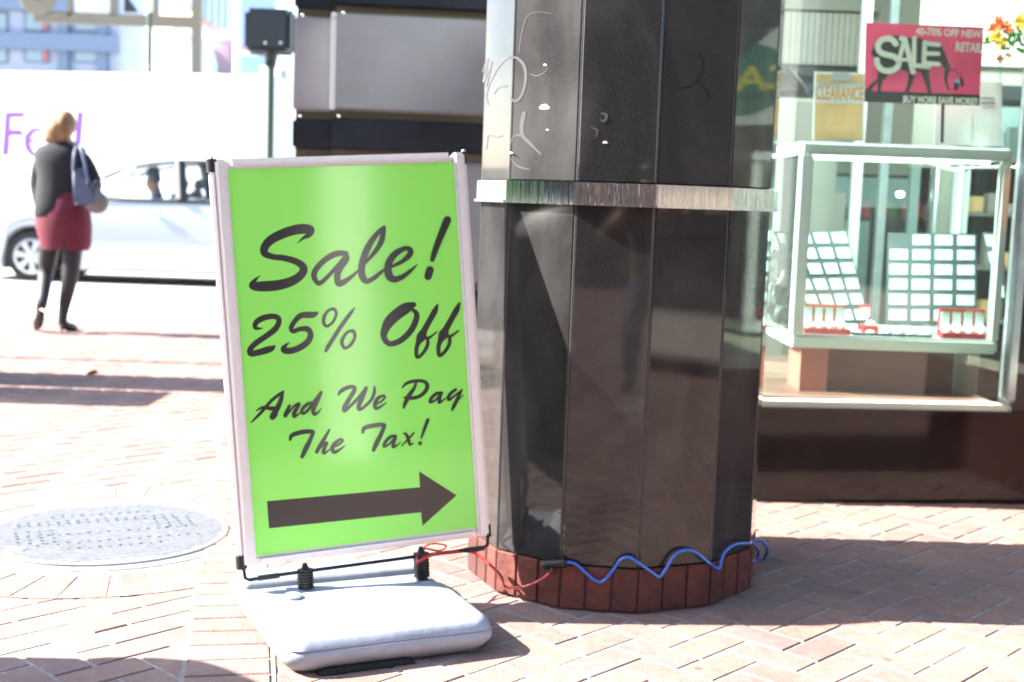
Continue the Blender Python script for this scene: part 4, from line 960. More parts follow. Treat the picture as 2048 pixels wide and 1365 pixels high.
# things deeper inside the shop
def cabinet(lab, px, Y, dep, m, name='cabinet', cat='cabinet', z0=.02):
    (xa, ya), (xb, yb) = px; a, b = P(xa, ya, Y), P(xb, yb, Y)
    t = thing(name, lab, cat, ((a.x+b.x)/2, Y, z0)); return t, a, b
t, a, b = cabinet('tall beige slatted panel on the left inside the shop', ((1480, -60), (1732, 134)), 7.4, .05, 'siding', 'slatted_panel', 'panel')
k = 0; x = a.x
while x < b.x:
    mb = MB(); mb.bx(x, x+.031, 7.4, 7.43, b.z, P(1600, 24, 7.4).z, .003); part('slat', mb, M['siding'], t); x += .034
mb = MB(); mb.bx(a.x, b.x+.3, 7.432, 7.46, .02, a.z+.5); part('back_board', mb, M['taupe'], t)
mb = MB(); mb.bx(a.x, b.x+.05, 7.38, 7.43, P(1600, 20, 7.4).z, P(1600, -8, 7.4).z); part('rail', mb, M['taupe'], t)
mb = MB(); mb.bx(a.x, b.x, 7.37, 7.43, P(1600, 152, 7.4).z, P(1600, 136, 7.4).z); part('rail', mb, M['dark_wood'], t)
mb = MB(); mb.bx(a.x, b.x, 7.35, 7.43, P(1600, 184, 7.4).z, P(1600, 170, 7.4).z); part('rail', mb, M['dark_wood'], t)
mb = MB(); mb.tube(smoothpts([P(1545,125,7.3), P(1575,135,7.3), P(1600,165,7.3), P(1615,190,7.3)]), .012, 6); part('cable', mb, M['dark_wood'], t)
t, a, b = cabinet('pale grey locker standing under the slatted panel', ((1470, 192), (1652, 700)), 6.9, .3, 'shop_wall')
mb = MB(); mb.bx(a.x, b.x, 6.9, 7.2, .02, a.z, .01); part('carcass', mb, M['siding'], t)
mb = MB(); mb.bx(P(1590,300,6.89).x, P(1592,300,6.89).x+.09, 6.885, 6.899, .1, a.z-.02); part('door', mb, M['taupe'], t)
t, a, b = cabinet('broad teal grey counter in the middle of the shop', ((1640, 345), (1870, 420)), 7.0, .6, 'teal_panel')
mb = MB(); mb.bx(a.x, b.x, 7.0, 7.5, .02, a.z, .01); part('carcass', mb, M['dark_wood'], t)
mb = MB(); mb.bx(a.x+.02, b.x-.02, 6.985, 6.999, b.z, a.z-.02); part('front_panel', mb, M['teal_panel'], t)
mb = MB(); mb.bx(P(1650,430,6.97).x, P(1690,430,6.97).x, 6.97, 6.99, .2, P(1650,385,6.97).z); part('pale_door', mb, M['siding'], t)
mb = MB(); mb.bx(P(1690,430,6.97).x, P(1740,430,6.97).x, 6.965, 6.985, .2, P(1650,440,6.97).z); part('door', mb, M['teal_panel'], t)
t, a, b = cabinet('beige column on the right inside the shop', ((1815, -50), (1845, 400)), 8.2, .3, 'taupe', 'column', 'column')
mb = MB(); mb.bx(a.x-.6, a.x, 8.2, 8.4, .02, 3.29); part('shaft', mb, M['taupe'], t)
t, a, b = cabinet('wide pale wall panel behind the sale poster', ((1815, 40), (2100, 160)), 8.3, .1, 'siding', 'wall_panel', 'panel')
mb = MB(); mb.bx(a.x, b.x+.8, 8.3, 8.35, .02, 2.05); part('lower_board', mb, M['taupe'], t)
mb = MB(); mb.bx(a.x, b.x+.8, 8.28, 8.36, 2.052, 3.25); part('upper_board', mb, M['siding'], t)
mb = MB(); mb.bx(P(1990,170,8.2).x, b.x+.6, 8.22, 8.29, P(2000,200,8.2).z, P(2000,170,8.2).z); part('rail', mb, M['dark_wood'], t)
mb = MB(); mb.bx(P(1990,170,8.2).x, b.x+.6, 8.2, 8.29, .02, P(2000,214,8.2).z); part('cabinet_front', mb, M['teal_panel'], t)
for kk, (xa, m, wd) in enumerate(((1708, 'white_metal', .05), (1764, 'grey_metal', .04), (1826, 'teal_panel', .09), (1845, 'dark_wood', .05), (1872, 'grey_metal', .03), (1935, 'white_metal', .025), (1915, 'white_metal', .045))):
    q = P(xa, 300, 6.4); lab = ['white upright shelf post beside the clearance notice', 'grey upright shelf post left of the sale poster', 'teal hanging strip behind the sale poster', 'dark shelf post behind the tall tray', 'thin grey post right of the dark post', 'thin white post right of the tall tray', 'bright white post directly above the tall tray'][kk]
    mb = MB(); mb.bx(q.x, q.x+wd, 6.4, 6.44, .02, 3.29 if kk < 2 else P(xa, 335, 6.4).z); solo('shelf_post', mb, M[m], lab, 'post', 'upright posts inside the shop')
mb = MB(); c = P(1890, 335, 5.7); mb.tube([c+Vector((.09*cos(a), .09*sin(a), -.012*cos(a))) for a in [2*pi*k/28 for k in range(29)]], .007, 8); mb.tube([c+Vector((0.09, 0, 0)), c+Vector((.33, .0, .01))], .006, 8)
mb.tube([(c.x, 5.79, SILL), (c.x, 5.79, c.z)], .006, 6)
solo('chrome_ring_stand', mb, M['steel'], 'chrome ring rail on a thin stand behind the case', 'rail', smooth=True)
mb = MB(); mb.ellipsoid(P(1800, 389, 6.6), (.02, .02, .015), 12, 8)
solo('spot_bulb', mb, M['bulb'], 'small bright hanging bulb glowing inside the shop', 'lamp')
t, a, b = cabinet('tall cluttered gold and brown shelf at the shop right', ((1935, 350), (2060, 420)), 7.2, .3, 'dark_wood', 'shelf')
mb = MB(); mb.bx(a.x, b.x+.3, 7.4, 7.45, .02, 1.5); part('back', mb, M['dark_wood'], t)
for zz_ in (.5, .8, 1.1, 1.4):
    mb = MB(); mb.bx(a.x, b.x+.3, 7.15, 7.4, zz_, zz_+.02); part('shelf_board', mb, M['taupe'], t)
    for q in range(7):
        mb = MB(); xq = a.x+.04+q*.09; mb.bx(xq, xq+random.uniform(.03, .07), 7.2, 7.28, zz_+.021, zz_+.06+random.uniform(0, .15), .004); part('gift_box', mb, random.choice([M['gold'], M['taupe'], M['siding'], M['orange_paper'], M['teal_panel']]), t)
for kk, (x, y) in enumerate(((2.0, 7.6), (3.2, 7.6), (1.45, 5.12))):
    t = thing('shop_fill_light', ['flat ceiling light above the shop counter', 'flat ceiling light at the right of the shop', 'flat ceiling light over the display window'][kk], 'ceiling light', (x, y, 3.28), 'ceiling lights in the shop')
    mb = MB(); mb.bx(x-.3, x+.3, y-.15, y+.3, 3.262, 3.298, .004); part('housing', mb, M['white_metal'], t)
    mb = MB(); mb.bx(x-.27, x+.27, y-.13, y+.27, 3.256, 3.2615); part('diffuser', mb, M['lamp'], t)
    li = bpy.data.lights.new('lamp', 'AREA'); li.shape = 'RECTANGLE'; li.size = .54; li.size_y = .38; li.energy = (32, 32, 40)[kk]; li.color = (.93, 1, .96)  # area light added to brighten the shop interior and posters
    lo = bpy.data.objects.new('lamp', li); COL.objects.link(lo); lo.parent = t; lo.location = (0, .07, -.03)
# green sign and tray in the bay window
t = thing('green_window_sign', 'green oval window sign with yellow letters in the far right bay', 'sign', (3.25, 4.5, 1.36))
gx, gy = 3.3, 4.5
mb = MB(); mb.bx(gx-.5, gx+.5, gy, gy+.01, 1.5, 1.96); part('pale_sheet', mb, M['paper'], t)
mb = MB(); mb.prism([Vector((gx+.3*cos(a), gy-.001, 1.72+.17*sin(a))) for a in [2*pi*k/32 for k in range(32)]], (0, -.004, 0)); part('green_oval', mb, M['green_sign'], t)
mb = MB(); mb.bx(gx-.45, gx+.45, gy-.012, gy-.006, 1.64, 1.80); part('green_bar', mb, M['green_sign'], t)
letters('CASH', Vector((gx-.36, gy-.014, 1.78)), Vector((gx+.36, gy-.014, 1.78)), Vector((gx-.36, gy-.014, 1.66)), Vector((0, 0, 0)), .02, M['yellow_ink'], t)
mb = MB(); mb.bx(gx-.01, gx+.01, gy+.011, gy+.03, 1.36, 1.5); part('stand', mb, M['steel'], t)
t.rotation_euler.z = rad(-32)
for kk in range(2):
    q = [3.1, 3.55][kk]; t = thing('card_stand', ['pair of tall white cards at the left of the far bay case', 'pair of tall white cards at the right of the far bay case'][kk], 'display stand', (q, 4.6, .575))
    for j in range(2):
        mb = MB(); mb.bx(q, q+.13, 4.62, 4.63, .576+j*.25, .576+j*.25+.235); part('card', mb, M['card'], t)
    mb = MB(); mb.bx(q-.02, q+.16, 4.55, 4.61, .576, .61, .003); part('foot', mb, M['red_box'], t)

# ------------------------------------------------------------------ grey clad building left of the pillar
gb = thing('grey_clad_building', 'dark grey stone clad corner building with black bands behind the sign', 'building', (-.4, 6.3, 0))
def yb(x): return 6.0+.10*(x+1)
def gslab(mb, x0, x1, z0, z1, o, dep=.25, bev=0):
    mb.prism([(x0, yb(x0)+o, z0), (x1, yb(x1)+o, z0), (x1, yb(x1)+dep, z0), (x0, yb(x0)+dep, z0)], (0, 0, z1-z0))
zc = lambda y, x=700: P(x, y, 6.03).z
xe = P(586, 150, 6.15).x; xj = P(661, 130, 6.0).x; xr = .34
rows = [(zc(222), zc(28), 'wall_grey'), (zc(300), zc(237), 'wall_black'), (zc(12), zc(-170), 'wall_black'), (zc(-180), zc(-420), 'wall_grey'), (zc(560), zc(318), 'wall_grey'), (0.002, zc(576), 'wall_black')]
for z0, z1, m in rows:
    for (a, b, o) in ((xe, xj-.012, .16), (xj, xr, 0)):
        mb = MB(); gslab(mb, a, b, min(z0, z1), max(z0, z1), o, .42); part('stone_panel', mb, M[m], gb, bev=.012)
mb = MB(); gslab(mb, xe+.01, xr-.01, 0, 4.2, .2, .42)
gslab(mb, xj+.02, xr-.01, 0, 4.2, .03, .4); part('reveal', mb, M['bronze'], gb)
mb = MB(); gslab(mb, xj-.002, xj+.022, zc(222), zc(27), -.006, .1); part('sunlit_strip', mb, M['sunlit_edge'], gb, bev=.004)  # pale strip paints the sunlit side of the projecting panel
for (x, y, Y) in ((606, 31, 6.14), (687, 26, 6.0), (601, 233, 6.14), (678, 233, 6.0)):
    c = P(x, y, Y-.005); mb = MB(); mb.ellipsoid(c, (.007, .006, .007), 10, 6); part('corner_glint', mb, M['steel'], gb, smooth=True)  # bright beads stand in for highlights on the rounded panel corners
mb = MB(); mb.bx(xe+.02, xr-.02, 6.45, 9.0, 0, 6); part('inner_block', mb, M['facade_dark'], gb)

# ------------------------------------------------------------------ pedestrian signal
YS = 12.3
bc = P(538, 62, YS)
sg = thing('pedestrian_signal', 'black pedestrian signal box seen from behind on its pole', 'traffic signal', (P(541, 200, YS).x, YS, 0))
s_ = YS/F
mb = MB(); mb.box(bc, (90*s_, .2, 82*s_), None, .04); part('housing', mb, M['signal'], sg, smooth=True, ang=50)
mb = MB(); mb.box(bc+Vector((0, .13, 0)), (96*s_, .06, 88*s_), None, .03); part('visor', mb, M['alu'], sg, smooth=True)
for x in (531, 562):
    mb = MB(); mb.ellipsoid(P(x, 86, YS-.105), (.012, .008, .012), 10, 6); part('bolt', mb, M['steel'], sg)
px_ = P(541, 200, YS).x
mb = MB(); mb.tube([(px_, YS, 0), (px_, YS, bc.z-.1)], .036, 14); part('pole', mb, M['pole_green'], sg, smooth=True)
mb = MB(); mb.tube([(px_, YS, P(545, 135, YS).z), (px_, YS, P(545, 108, YS).z)], [.045, .07], 14); mb.box(P(536, 128, YS-.05), (.06, .06, .04), None, .01); part('bracket', mb, M['signal'], sg, smooth=True)
mb = MB(); mb.lathe([(.12, 0), (.12, .02), (.07, .06), (.05, .2)], (px_, YS, .0), n=16); part('foot', mb, M['pole_green'], sg, smooth=True)
sg['label'] = 'black pedestrian signal box seen from behind on its pole'

# ------------------------------------------------------------------ woman walking away
WYd = 9.5
def Wp(px, py, dy=0): return P(px, py, WYd+dy)
wo = thing('person', 'person walking away in dark jacket and burgundy skirt carrying bags', 'person', (Wp(118, 660).x, WYd, 0))
zt = lambda p: Vector(p)
pts = [Wp(125,450), Wp(125,400), Wp(124,340), Wp(124,300), Wp(124,278), Wp(124,250), Wp(124,236),
       Wp(104,455,.0), Wp(92,545,.06), Wp(84,608,-.16), Wp(78,632,-.10), Wp(77,654,.03),
       Wp(146,455), Wp(142,548,-.03), Wp(126,628,.02), Wp(124,648,.0), Wp(150,662,.12),
       Wp(88,305), Wp(74,360), Wp(76,410,-.05), Wp(160,303), Wp(186,362,-.02), Wp(196,392,-.14)]
eds = [(0,1),(1,2),(2,3),(3,4),(4,5),(5,6),(0,7),(7,8),(8,9),(9,10),(10,11),(0,12),(12,13),(13,14),(14,15),(15,16),(3,17),(17,18),(18,19),(3,20),(20,21),(21,22)]
rr = [(.15,.11),(.12,.09),(.14,.10),(.10,.075),.045,(.07,.085),(.06,.075), .095,.062,.042,.034,.028, .095,.066,.042,.036,.026, .05,.04,.028,.05,.04,.03]
zsk = Wp(100, 610).z
skinned('body', pts, eds, rr, [M['tights'], M['skin']], wo, 2, lambda c: 0 if c.z < 1.0 else 1)
mb = MB(); e = WYd/F
mb.ellipsoid(Wp(122, 252), (.094, .105, .125), 20, 14); mb.ellipsoid(Wp(116, 262, -.03), (.10, .09, .105), 16, 12); mb.ellipsoid(Wp(104, 274, -.03), (.055, .06, .05), 14, 10); mb.ellipsoid(Wp(130, 248, -.02), (.08, .09, .10), 16, 12)
part('hair', mb, M['hair'], wo, smooth=True)
def ring(px0, px1, py, ry, pw=.85, dy=0):
    a, b = Wp(px0, py, dy), Wp(px1, py, dy); return ((a+b)/2, (b.x-a.x)/2, ry, pw)
mb = MB(); mb.loft([ring(76,146,437,.135), ring(72,150,430,.15), ring(72,152,410,.15), ring(74,156,380,.135), ring(76,160,355,.125), ring(72,168,330,.13), ring(70,174,310,.125), ring(76,170,297,.11), ring(98,150,288,.085), ring(110,140,281,.065), ring(114,136,276,.055)], 24)
part('jacket', mb, M['jacket'], wo, smooth=True, ang=60)
skinned('sleeve', [Wp(90,308), Wp(77,340), Wp(72,370,-.01), Wp(77,402,-.04), Wp(80,416,-.05)], [(0,1),(1,2),(2,3),(3,4)], [.062,.056,.05,.043,.042], M['jacket'], wo)
skinned('sleeve', [Wp(158,306), Wp(176,332), Wp(190,360,-.03), Wp(192,380,-.09)], [(0,1),(1,2),(2,3)], [.062,.056,.05,.045], M['jacket'], wo)
mb = MB(); mb.loft([ring(88,176,500,.125,.9), ring(82,181,488,.14,.9), ring(74,182,455,.155,.9), ring(73,180,430,.155,.9), ring(78,176,400,.14,.9), ring(84,168,385,.12,.9)], 24)
part('skirt', mb, M['skirt'], wo, smooth=True, ang=60)
mb = MB(); a = Wp(126, 478, -.142); b = Wp(128, 500, -.128); mb.prism([a+Vector((-.004,-.004,0)), a+Vector((.004,-.004,0)), b+Vector((.014,-.004,0)), b+Vector((-.014,-.004,0))], (0, .002, 0)); part('skirt_slit', mb, M['tights'], wo)
def shoe(p_heel, p_toe, lift):
    mb = MB(); a, b = Vector(p_heel), Vector(p_toe); d = b-a
    mb.tube([a-d*.05, a+d*.1, a+d*.45, a+d*.8, a+d*1.05], [.024, .036, .034, .036, .014], 12)
    h = a+d*.05; mb.tube([h, h-Vector((0, 0, lift))], [.014, .007], 8); return mb
part('shoe', shoe(Wp(122, 648, 0), Wp(152, 659, .13), .055), M['shoe'], wo, smooth=True)
mb = MB(); mb.tube([Wp(84,622,-.17), Wp(80,634,-.12), Wp(76,648,-.04), Wp(73,657,.02)], [.026, .036, .038, .02], 12); mb.tube([Wp(84,620,-.18), Wp(91,624,-.22)], [.012, .006], 8); part('shoe', mb, M['shoe'], wo, smooth=True)
mb = MB(); mb.ellipsoid(Wp(82,620,-.155), (.022, .022, .025), 10, 8); part('heel_skin', mb, M['skin'], wo, smooth=True)
tb = thing('tote_bag', 'slate blue tote bag hanging from the walking person shoulder', 'bag', Wp(165, 412, -.2).to_tuple())
mb = MB(); mb.prism([Wp(144,340,-.19), Wp(159,334,-.19), Wp(180,372,-.19), Wp(196,408,-.19), Wp(176,412,-.19), Wp(145,409,-.19)], (0, .10, 0)); part('bag_body', mb, M['tote'], tb, bev=.012, smooth=True)
mb = MB(); mb.tube(smoothpts([Wp(147,342,-.19), Wp(149,310,-.17), Wp(156,289,-.08), Wp(163,300,-.15), Wp(170,330,-.18), Wp(176,368,-.19)]), .013, 8); part('strap', mb, M['tote'], tb, smooth=True)
hb = thing('shoulder_bag', 'grey brown rounded bag held low behind the blue tote', 'bag', Wp(192, 426, -.1).to_tuple())
mb = MB(); mb.ellipsoid(Wp(192,404,-.13), (.095, .06, .085), 18, 12, Matrix.Rotation(rad(25), 3, 'Y')); part('bag_body', mb, M['grey_bag'], hb, smooth=True)
mb = MB(); mb.tube(smoothpts([Wp(178,396,-.16), Wp(184,374,-.16), Wp(192,362,-.1), Wp(200,380,-.12), Wp(205,394,-.12)]), .009, 6); part('strap', mb, M['grey_bag'], hb, smooth=True)

# ------------------------------------------------------------------ parked car and its driver
RZ = -.125; CYD = 15.9
car = thing('silver_car', 'pale silver hatchback with its driver, passing behind the walking person', 'car', (P(300, 560, CYD).x, CYD+.87, RZ))
fx = P(62, 510, CYD).x; rx_ = fx+2.7
def cz(py, px=250): return P(px, py, CYD).z
# side outline stations: x, top of lower body (belt), bottom, half width
X0 = fx-.88; X1 = rx_+.75
def lower(x):
    t = (x-X0)/(X1-X0)
    pts = [(0,.62),(.03,.72),(.12,.86),(.25,.97),(.33,1.02),(.5,1.05),(.7,1.08),(.9,1.12),(.97,1.08),(1,.95)]
    for (a, za), (b, zb) in zip(pts, pts[1:]):
        if a <= t <= b: return RZ+za+(zb-za)*(t-a)/(b-a)
    return RZ+1
def halfw(x):
    t = (x-X0)/(X1-X0); return .87*(1-.28*max(0, 1-t/.12)**2-.18*max(0, (t-.88)/.12)**2)
mb = MB(); NX = 60; sec = []
for i in range(NX+1):
    x = X0+(X1-X0)*i/NX; hw = halfw(x); zt_ = lower(x); zb_ = RZ+.17
    for wx in (fx, rx_):
        d = abs(x-wx)
        if d < .37: zb_ = max(zb_, RZ+.31+math.sqrt(.37**2-d*d))
    zb_ = min(zb_, zt_-.04); hh = zt_-zb_
    prof = [(-hw*.94, zb_), (-hw, zb_+hh*.12), (-hw*1.01, zb_+hh*.45), (-hw*.985, zb_+hh*.8), (-hw*.93, zt_-.01), (-hw*.8, zt_+.02), (0, zt_+.045), (hw*.8, zt_+.02), (hw*.93, zt_-.01), (hw*.985, zb_+hh*.8), (hw*1.01, zb_+hh*.45), (hw, zb_+hh*.12), (hw*.94, zb_)]
    sec.append([Vector((x, CYD+.87+y, z)) for y, z in prof])
n = len(sec[0]); mb.add([p for s in sec for p in s], [(i*n+k, i*n+k+1, (i+1)*n+k+1, (i+1)*n+k) for i in range(NX) for k in range(n-1)]+[(i*n+n-1, i*n, (i+1)*n, (i+1)*n+n-1) for i in range(NX)]+[list(range(n)), [NX*n+k for k in range(n)][::-1]])
body = part('body', mb, M['car'], car, smooth=True, ang=45)
# greenhouse
roofpts = [(200,353),(230,341),(262,331),(300,325),(350,321),(400,321),(450,324),(520,334),(600,352),(650,380)]
rl = [P(a, b, CYD+.18) for a, b in roofpts]
mb = MB(); rows_ = []
for q in rl:
    rows_.append([Vector((q.x, CYD+.87+y, q.z+z)) for y, z in ((-.62,-.03),(-.60,.005),(-.45,.035),(0,.055),(.45,.035),(.60,.005),(.62,-.03),(.45,-.005),(0,.015),(-.45,-.005))])
n = 10; mb.add([p for s in rows_[1:] for p in s], [(i*n+k, i*n+(k+1) % n, (i+1)*n+(k+1) % n, (i+1)*n+k) for i in range(len(rows_)-2) for k in range(n)]+[list(range(n))[::-1], [(len(rows_)-2)*n+k for k in range(n)]])
part('roof', mb, M['car'], car, smooth=True, ang=50)
for s in (-1, 1):
    yy = CYD+.87+s*.62
    mb = MB()
    for (a, b) in zip(rl, rl[1:]): mb.tube([Vector((a.x, yy, a.z-.02)), Vector((b.x, yy, b.z-.02))], .022, 6)
    part('roof_rail', mb, M['car_dark'], car)
    for (xa, ya, xb, yb_, r) in ((357, 322, 362, 402, .075), (540, 338, 560, 396, .05), (640, 375, 655, 392, .06)):
        a = P(xa, ya, CYD+.18); b = P(xb, yb_, CYD+.05)
        mb = MB(); mb.tube([Vector((a.x, yy, a.z-.02)), Vector((b.x, CYD+.87+s*.80, b.z))], r, 8); part('window_pillar', mb, M['car_dark'], car)
    for (q0, q1) in (((206, 352), (350, 325)), ((372, 325), (530, 338))):
        a = P(q0[0], q0[1]+5, CYD+.18); b = P(q1[0], q1[1]+3, CYD+.18); zb = cz(399)-.01
        mid = P((q0[0]+q1[0])/2, 325, CYD+.18)
        mb = MB(); mb.add([Vector((a.x, yy, a.z)), Vector((mid.x, yy, mid.z)), Vector((b.x, yy, b.z)), Vector((b.x+.02, CYD+.87+s*.80, zb)), Vector((a.x, CYD+.87+s*.80, zb))], [(0, 1, 2, 3, 4)])
        part('side_window', mb, M['car_glass'], car)
    mb = MB(); mb.bx(P(205, 400, CYD).x, P(640, 400, CYD).x, CYD+.87+s*.82-.01, CYD+.87+s*.82+.01, cz(402)-.01, cz(397)); part('belt_trim', mb, M['car_dark'], car)
mb = MB(); a, b = rl[0], rl[1]; mb.add([Vector((P(200,400,CYD).x-.25, CYD+.2, lower(P(150,400,CYD).x)+.03)), Vector((b.x, CYD+.3, b.z)), Vector((b.x, CYD+1.44, b.z)), Vector((P(200,400,CYD).x-.25, CYD+1.54, lower(P(150,400,CYD).x)+.03))], [(0, 1, 2, 3)]); part('windscreen', mb, M['car_glass'], car)
for (x, nm) in ((fx, 0), (rx_, 1)):
    for s in (-1, 1):
        cy_ = CYD+.87+s*.76
        Rx = Matrix.Rotation(rad(90), 3, 'X'); c = Vector((x, cy_, RZ+.315))
        mb = MB(); mb.lathe([(.21, -.10), (.30, -.10), (.315, -.07), (.315, .07), (.30, .10), (.21, .10)], c, Rx, 32, False); wh = part('tyre', mb, M['tyre'], car, smooth=True)
        mb = MB(); yo = cy_+s*.085
        mb.lathe([(.19, -.004), (.222, .0), (.222, .02), (.19, .024)], Vector((x, yo, RZ+.315)), Rx, 32, False)
        for k in range(7):
            a = 2*pi*k/7+.3; dd = Vector((cos(a), 0, sin(a))); q0 = Vector((x, yo+s*.02, RZ+.315))+dd*.04; q1 = Vector((x, yo+s*.02, RZ+.315))+dd*.21
            sd = Vector((-sin(a), 0, cos(a)))
            mb.prism([q0-sd*.025, q0+sd*.025, q1+sd*.045, q1-sd*.045], (0, -s*.02, 0))
        mb.lathe([(.05, -.03), (.05, .03)], Vector((x, yo, RZ+.315)), Rx, 16)
        part('rim', mb, M['rim'], wh)
        mb = MB(); mb.lathe([(.33, -.12), (.33, .02)], Vector((x, CYD+.87+s*.62, RZ+.315)), Rx, 24); part('wheel_arch', mb, M['car_dark'], car)
mb = MB(); mb.bx(X0+.3, X1-.3, CYD+.12, CYD+1.6, RZ+.15, RZ+.2); part('underbody', mb, M['car_dark'], car)
q = P(308, 424, CYD-.01); mb = MB(); mb.ellipsoid(q, (.10, .02, .02), 14, 8); part('door_handle', mb, M['car'], car, smooth=True)
for xx_ in (340, 205, 520):
    a, b = P(xx_, 405, CYD-.006), P(xx_+4, 538, CYD-.006); mb = MB(); mb.bx(a.x, a.x+.008, CYD-.012, CYD-.004+.02, b.z, a.z-.05); part('door_gap', mb, M['car_dark'], car) if False else None
for sx, sy in ((322, .35), (322, 1.15), (500, .75)):
    a = P(sx+20, 400, CYD+.5); mb = MB(); mb.box(Vector((a.x+.1, CYD+.1+sy, a.z-.12)), (.16, .45, .5), Matrix.Rotation(rad(12), 3, 'Y'), .05); mb.box(Vector((a.x+.17, CYD+.1+sy, a.z+.20)), (.09, .24, .16), Matrix.Rotation(rad(12), 3, 'Y'), .03); part('seat', mb, M['seat'], car, smooth=True)
dr = thing('person', 'dark haired driver seen in profile through the silver car window', 'person', P(305, 400, CYD+.45).to_tuple())
Dp = lambda x, y, d=0: P(x, y, CYD+.45+d)
skinned('body', [Dp(322,430), Dp(318,404), Dp(311,384), Dp(306,366), Dp(304,350), Dp(295,372), Dp(292,366), Dp(312,410,-.18), Dp(280,415,-.12), Dp(262,405,.0), Dp(314,410,.2), Dp(280,415,.25)],
        [(0,1),(1,2),(2,3),(3,4),(3,5),(5,6),(1,7),(7,8),(8,9),(1,10),(10,11)], [(.15,.11),(.14,.12),.055,(.075,.08),(.08,.085),.035,.016,.055,.04,.03,.055,.04], [M['jeans'], M['skin_dark']], dr, 2, lambda c: 0 if c.z < Dp(300, 388).z else 1)
mb = MB(); mb.ellipsoid(Dp(306,347), (.092, .09, .085), 16, 10); mb.ellipsoid(Dp(311,357), (.07, .085, .08), 14, 10); part('hair', mb, M['hair_dark'], dr, smooth=True)

# ------------------------------------------------------------------ white delivery truck
TY = rad(-12); tu = Vector((cos(TY), sin(TY), 0)); tn = Vector((sin(TY), -cos(TY), 0))
p0 = P(538, 300, 18.4)
def tw(u, z, d=0): return Vector((p0.x, p0.y, 0))-tu*u-tn*d+Vector((0, 0, z))
ztop = P(538, 150, 18.4).z; tl_ = 7.6
trk = thing('delivery_truck', 'large white delivery truck with purple lettering behind the silver car', 'truck', tw(3.5, RZ).to_tuple())
def tbox(mb, u0, u1, z0, z1, d0, d1): return mb.prism([tw(u0, z0, d0), tw(u1, z0, d0), tw(u1, z0, d1), tw(u0, z0, d1)], (0, 0, z1-z0))
mb = MB(); tbox(mb, 0, tl_, RZ+.75, ztop, 0, 2.4); cargo = part('cargo_box', mb, M['truck'], trk, bev=.03)
mb = MB(); tbox(mb, .2, tl_+1.9, RZ+.45, RZ+.748, .25, 2.15); part('chassis', mb, M['car_dark'], trk)
mb = MB(); tbox(mb, .2, 5.5, RZ+.4, RZ+.745, .02, .06); part('side_skirt', mb, M['truck'], trk)
mb = MB(); mb.prism([tw(tl_+.05, RZ+.5, .12), tw(tl_+2.0, RZ+.5, .12), tw(tl_+2.0, RZ+1.25, .12), tw(tl_+1.5, RZ+2.3, .12), tw(tl_+.05, RZ+2.4, .12)], -tn*2.15); cab = part('cab', mb, M['truck'], trk, bev=.05)
mb = MB(); mb.prism([tw(tl_+.5, RZ+1.35, .108), tw(tl_+1.75, RZ+1.35, .108), tw(tl_+1.42, RZ+2.1, .108), tw(tl_+.5, RZ+2.15, .108)], -tn*.01); part('cab_window', mb, M['win'], trk)
for u in (1.3, tl_+.9):
    for d in (.2, 2.2):
        mb = MB(); mb.lathe([(.28, -.13), (.46, -.12), (.48, -.08), (.48, .08), (.46, .12), (.28, .13)], tw(u, RZ+.48, d), Matrix.Rotation(TY, 3, 'Z') @ Matrix.Rotation(rad(90), 3, 'X'), 28); wq = part('tyre', mb, M['tyre'], trk, smooth=True)
        mb = MB(); mb.lathe([(.27, -.135), (.1, -.06), (.1, .06), (.27, .135)], tw(u, RZ+.48, d), Matrix.Rotation(TY, 3, 'Z') @ Matrix.Rotation(rad(90), 3, 'X'), 20); part('rim', mb, M['rim'], wq)
tp0 = tw(0, 1.5, -.004)
fz = lambda x, y: hit(x/5.687, 200+y/5.687, tp0, tn)
def poly(name, parent, sets, m, f, nr, z=0.0):
    mb = MB()
    for i, s in enumerate(sets): mb.add([f(*p)+nr*(z+.0006*i) for p in s], [list(range(len(s)))])
    return part(name, mb, M[m], parent)
mb = MB()
for i, s in enumerate([[(58,136),(126,136),(98,632),(20,632)], [(100,136),(279,136),(274,202),(98,202)], [(86,336),(246,336),(251,372),(288,407),(84,407)]]): mb.add([fz(*p)+tn*(.001*i) for p in s], [list(range(len(s)))])
part('letter', mb, M['purple'], cargo, 'capital F')
mb = MB(); stroke(mb, [(484,350,14),(440,334,18),(372,350,27),(320,410,34),(306,480,33),(322,555,33),(368,614,25),(430,640,20),(500,625,18)], fz, tn, .003, .0005); stroke(mb, [(330,466,14),(520,466,14)], fz, tn, .004, k=1); stroke(mb, [(480,340,14),(545,400,22),(535,466,12)], fz, tn, .005, .0005); part('letter', mb, M['purple'], cargo, 'small e')
mb = MB(); mb.add([fz(*p)+tn*.002 for p in ((880,134),(950,134),(910,632),(832,632))], [(0,1,2,3)]); stroke(mb, [(860+0*i, 0, 0) for i in ()] or [(870,330,24),(800,275,24),(700,300,26),(650,400,28),(650,520,28),(710,610,24),(800,600,22),(860,560,20)], fz, tn, .003, .0005); part('letter', mb, M['purple'], cargo, 'small d')
mb = MB()
for i, s in enumerate([[(950,138),(1010,138),(975,628),(915,628)], [(1010,138),(1235,138),(1230,195),(1008,195)], [(990,352),(1200,352),(1196,405),(985,405)], [(975,572),(1200,572),(1196,628),(972,628)]]): mb.add([fz(*p)+tn*(.001*i) for p in s], [list(range(len(s)))])
part('letter', mb, M['logo_grey'], cargo, 'pale capital E')
mb = MB()
for i, s in enumerate([[(1205,262),(1275,262),(1480,628),(1405,628)], [(1455,262),(1525,262),(1290,628),(1215,628)]]): mb.add([fz(*p)+tn*(.001*i) for p in s], [list(range(len(s)))])
part('letter', mb, M['logo_grey'], cargo, 'pale small x')

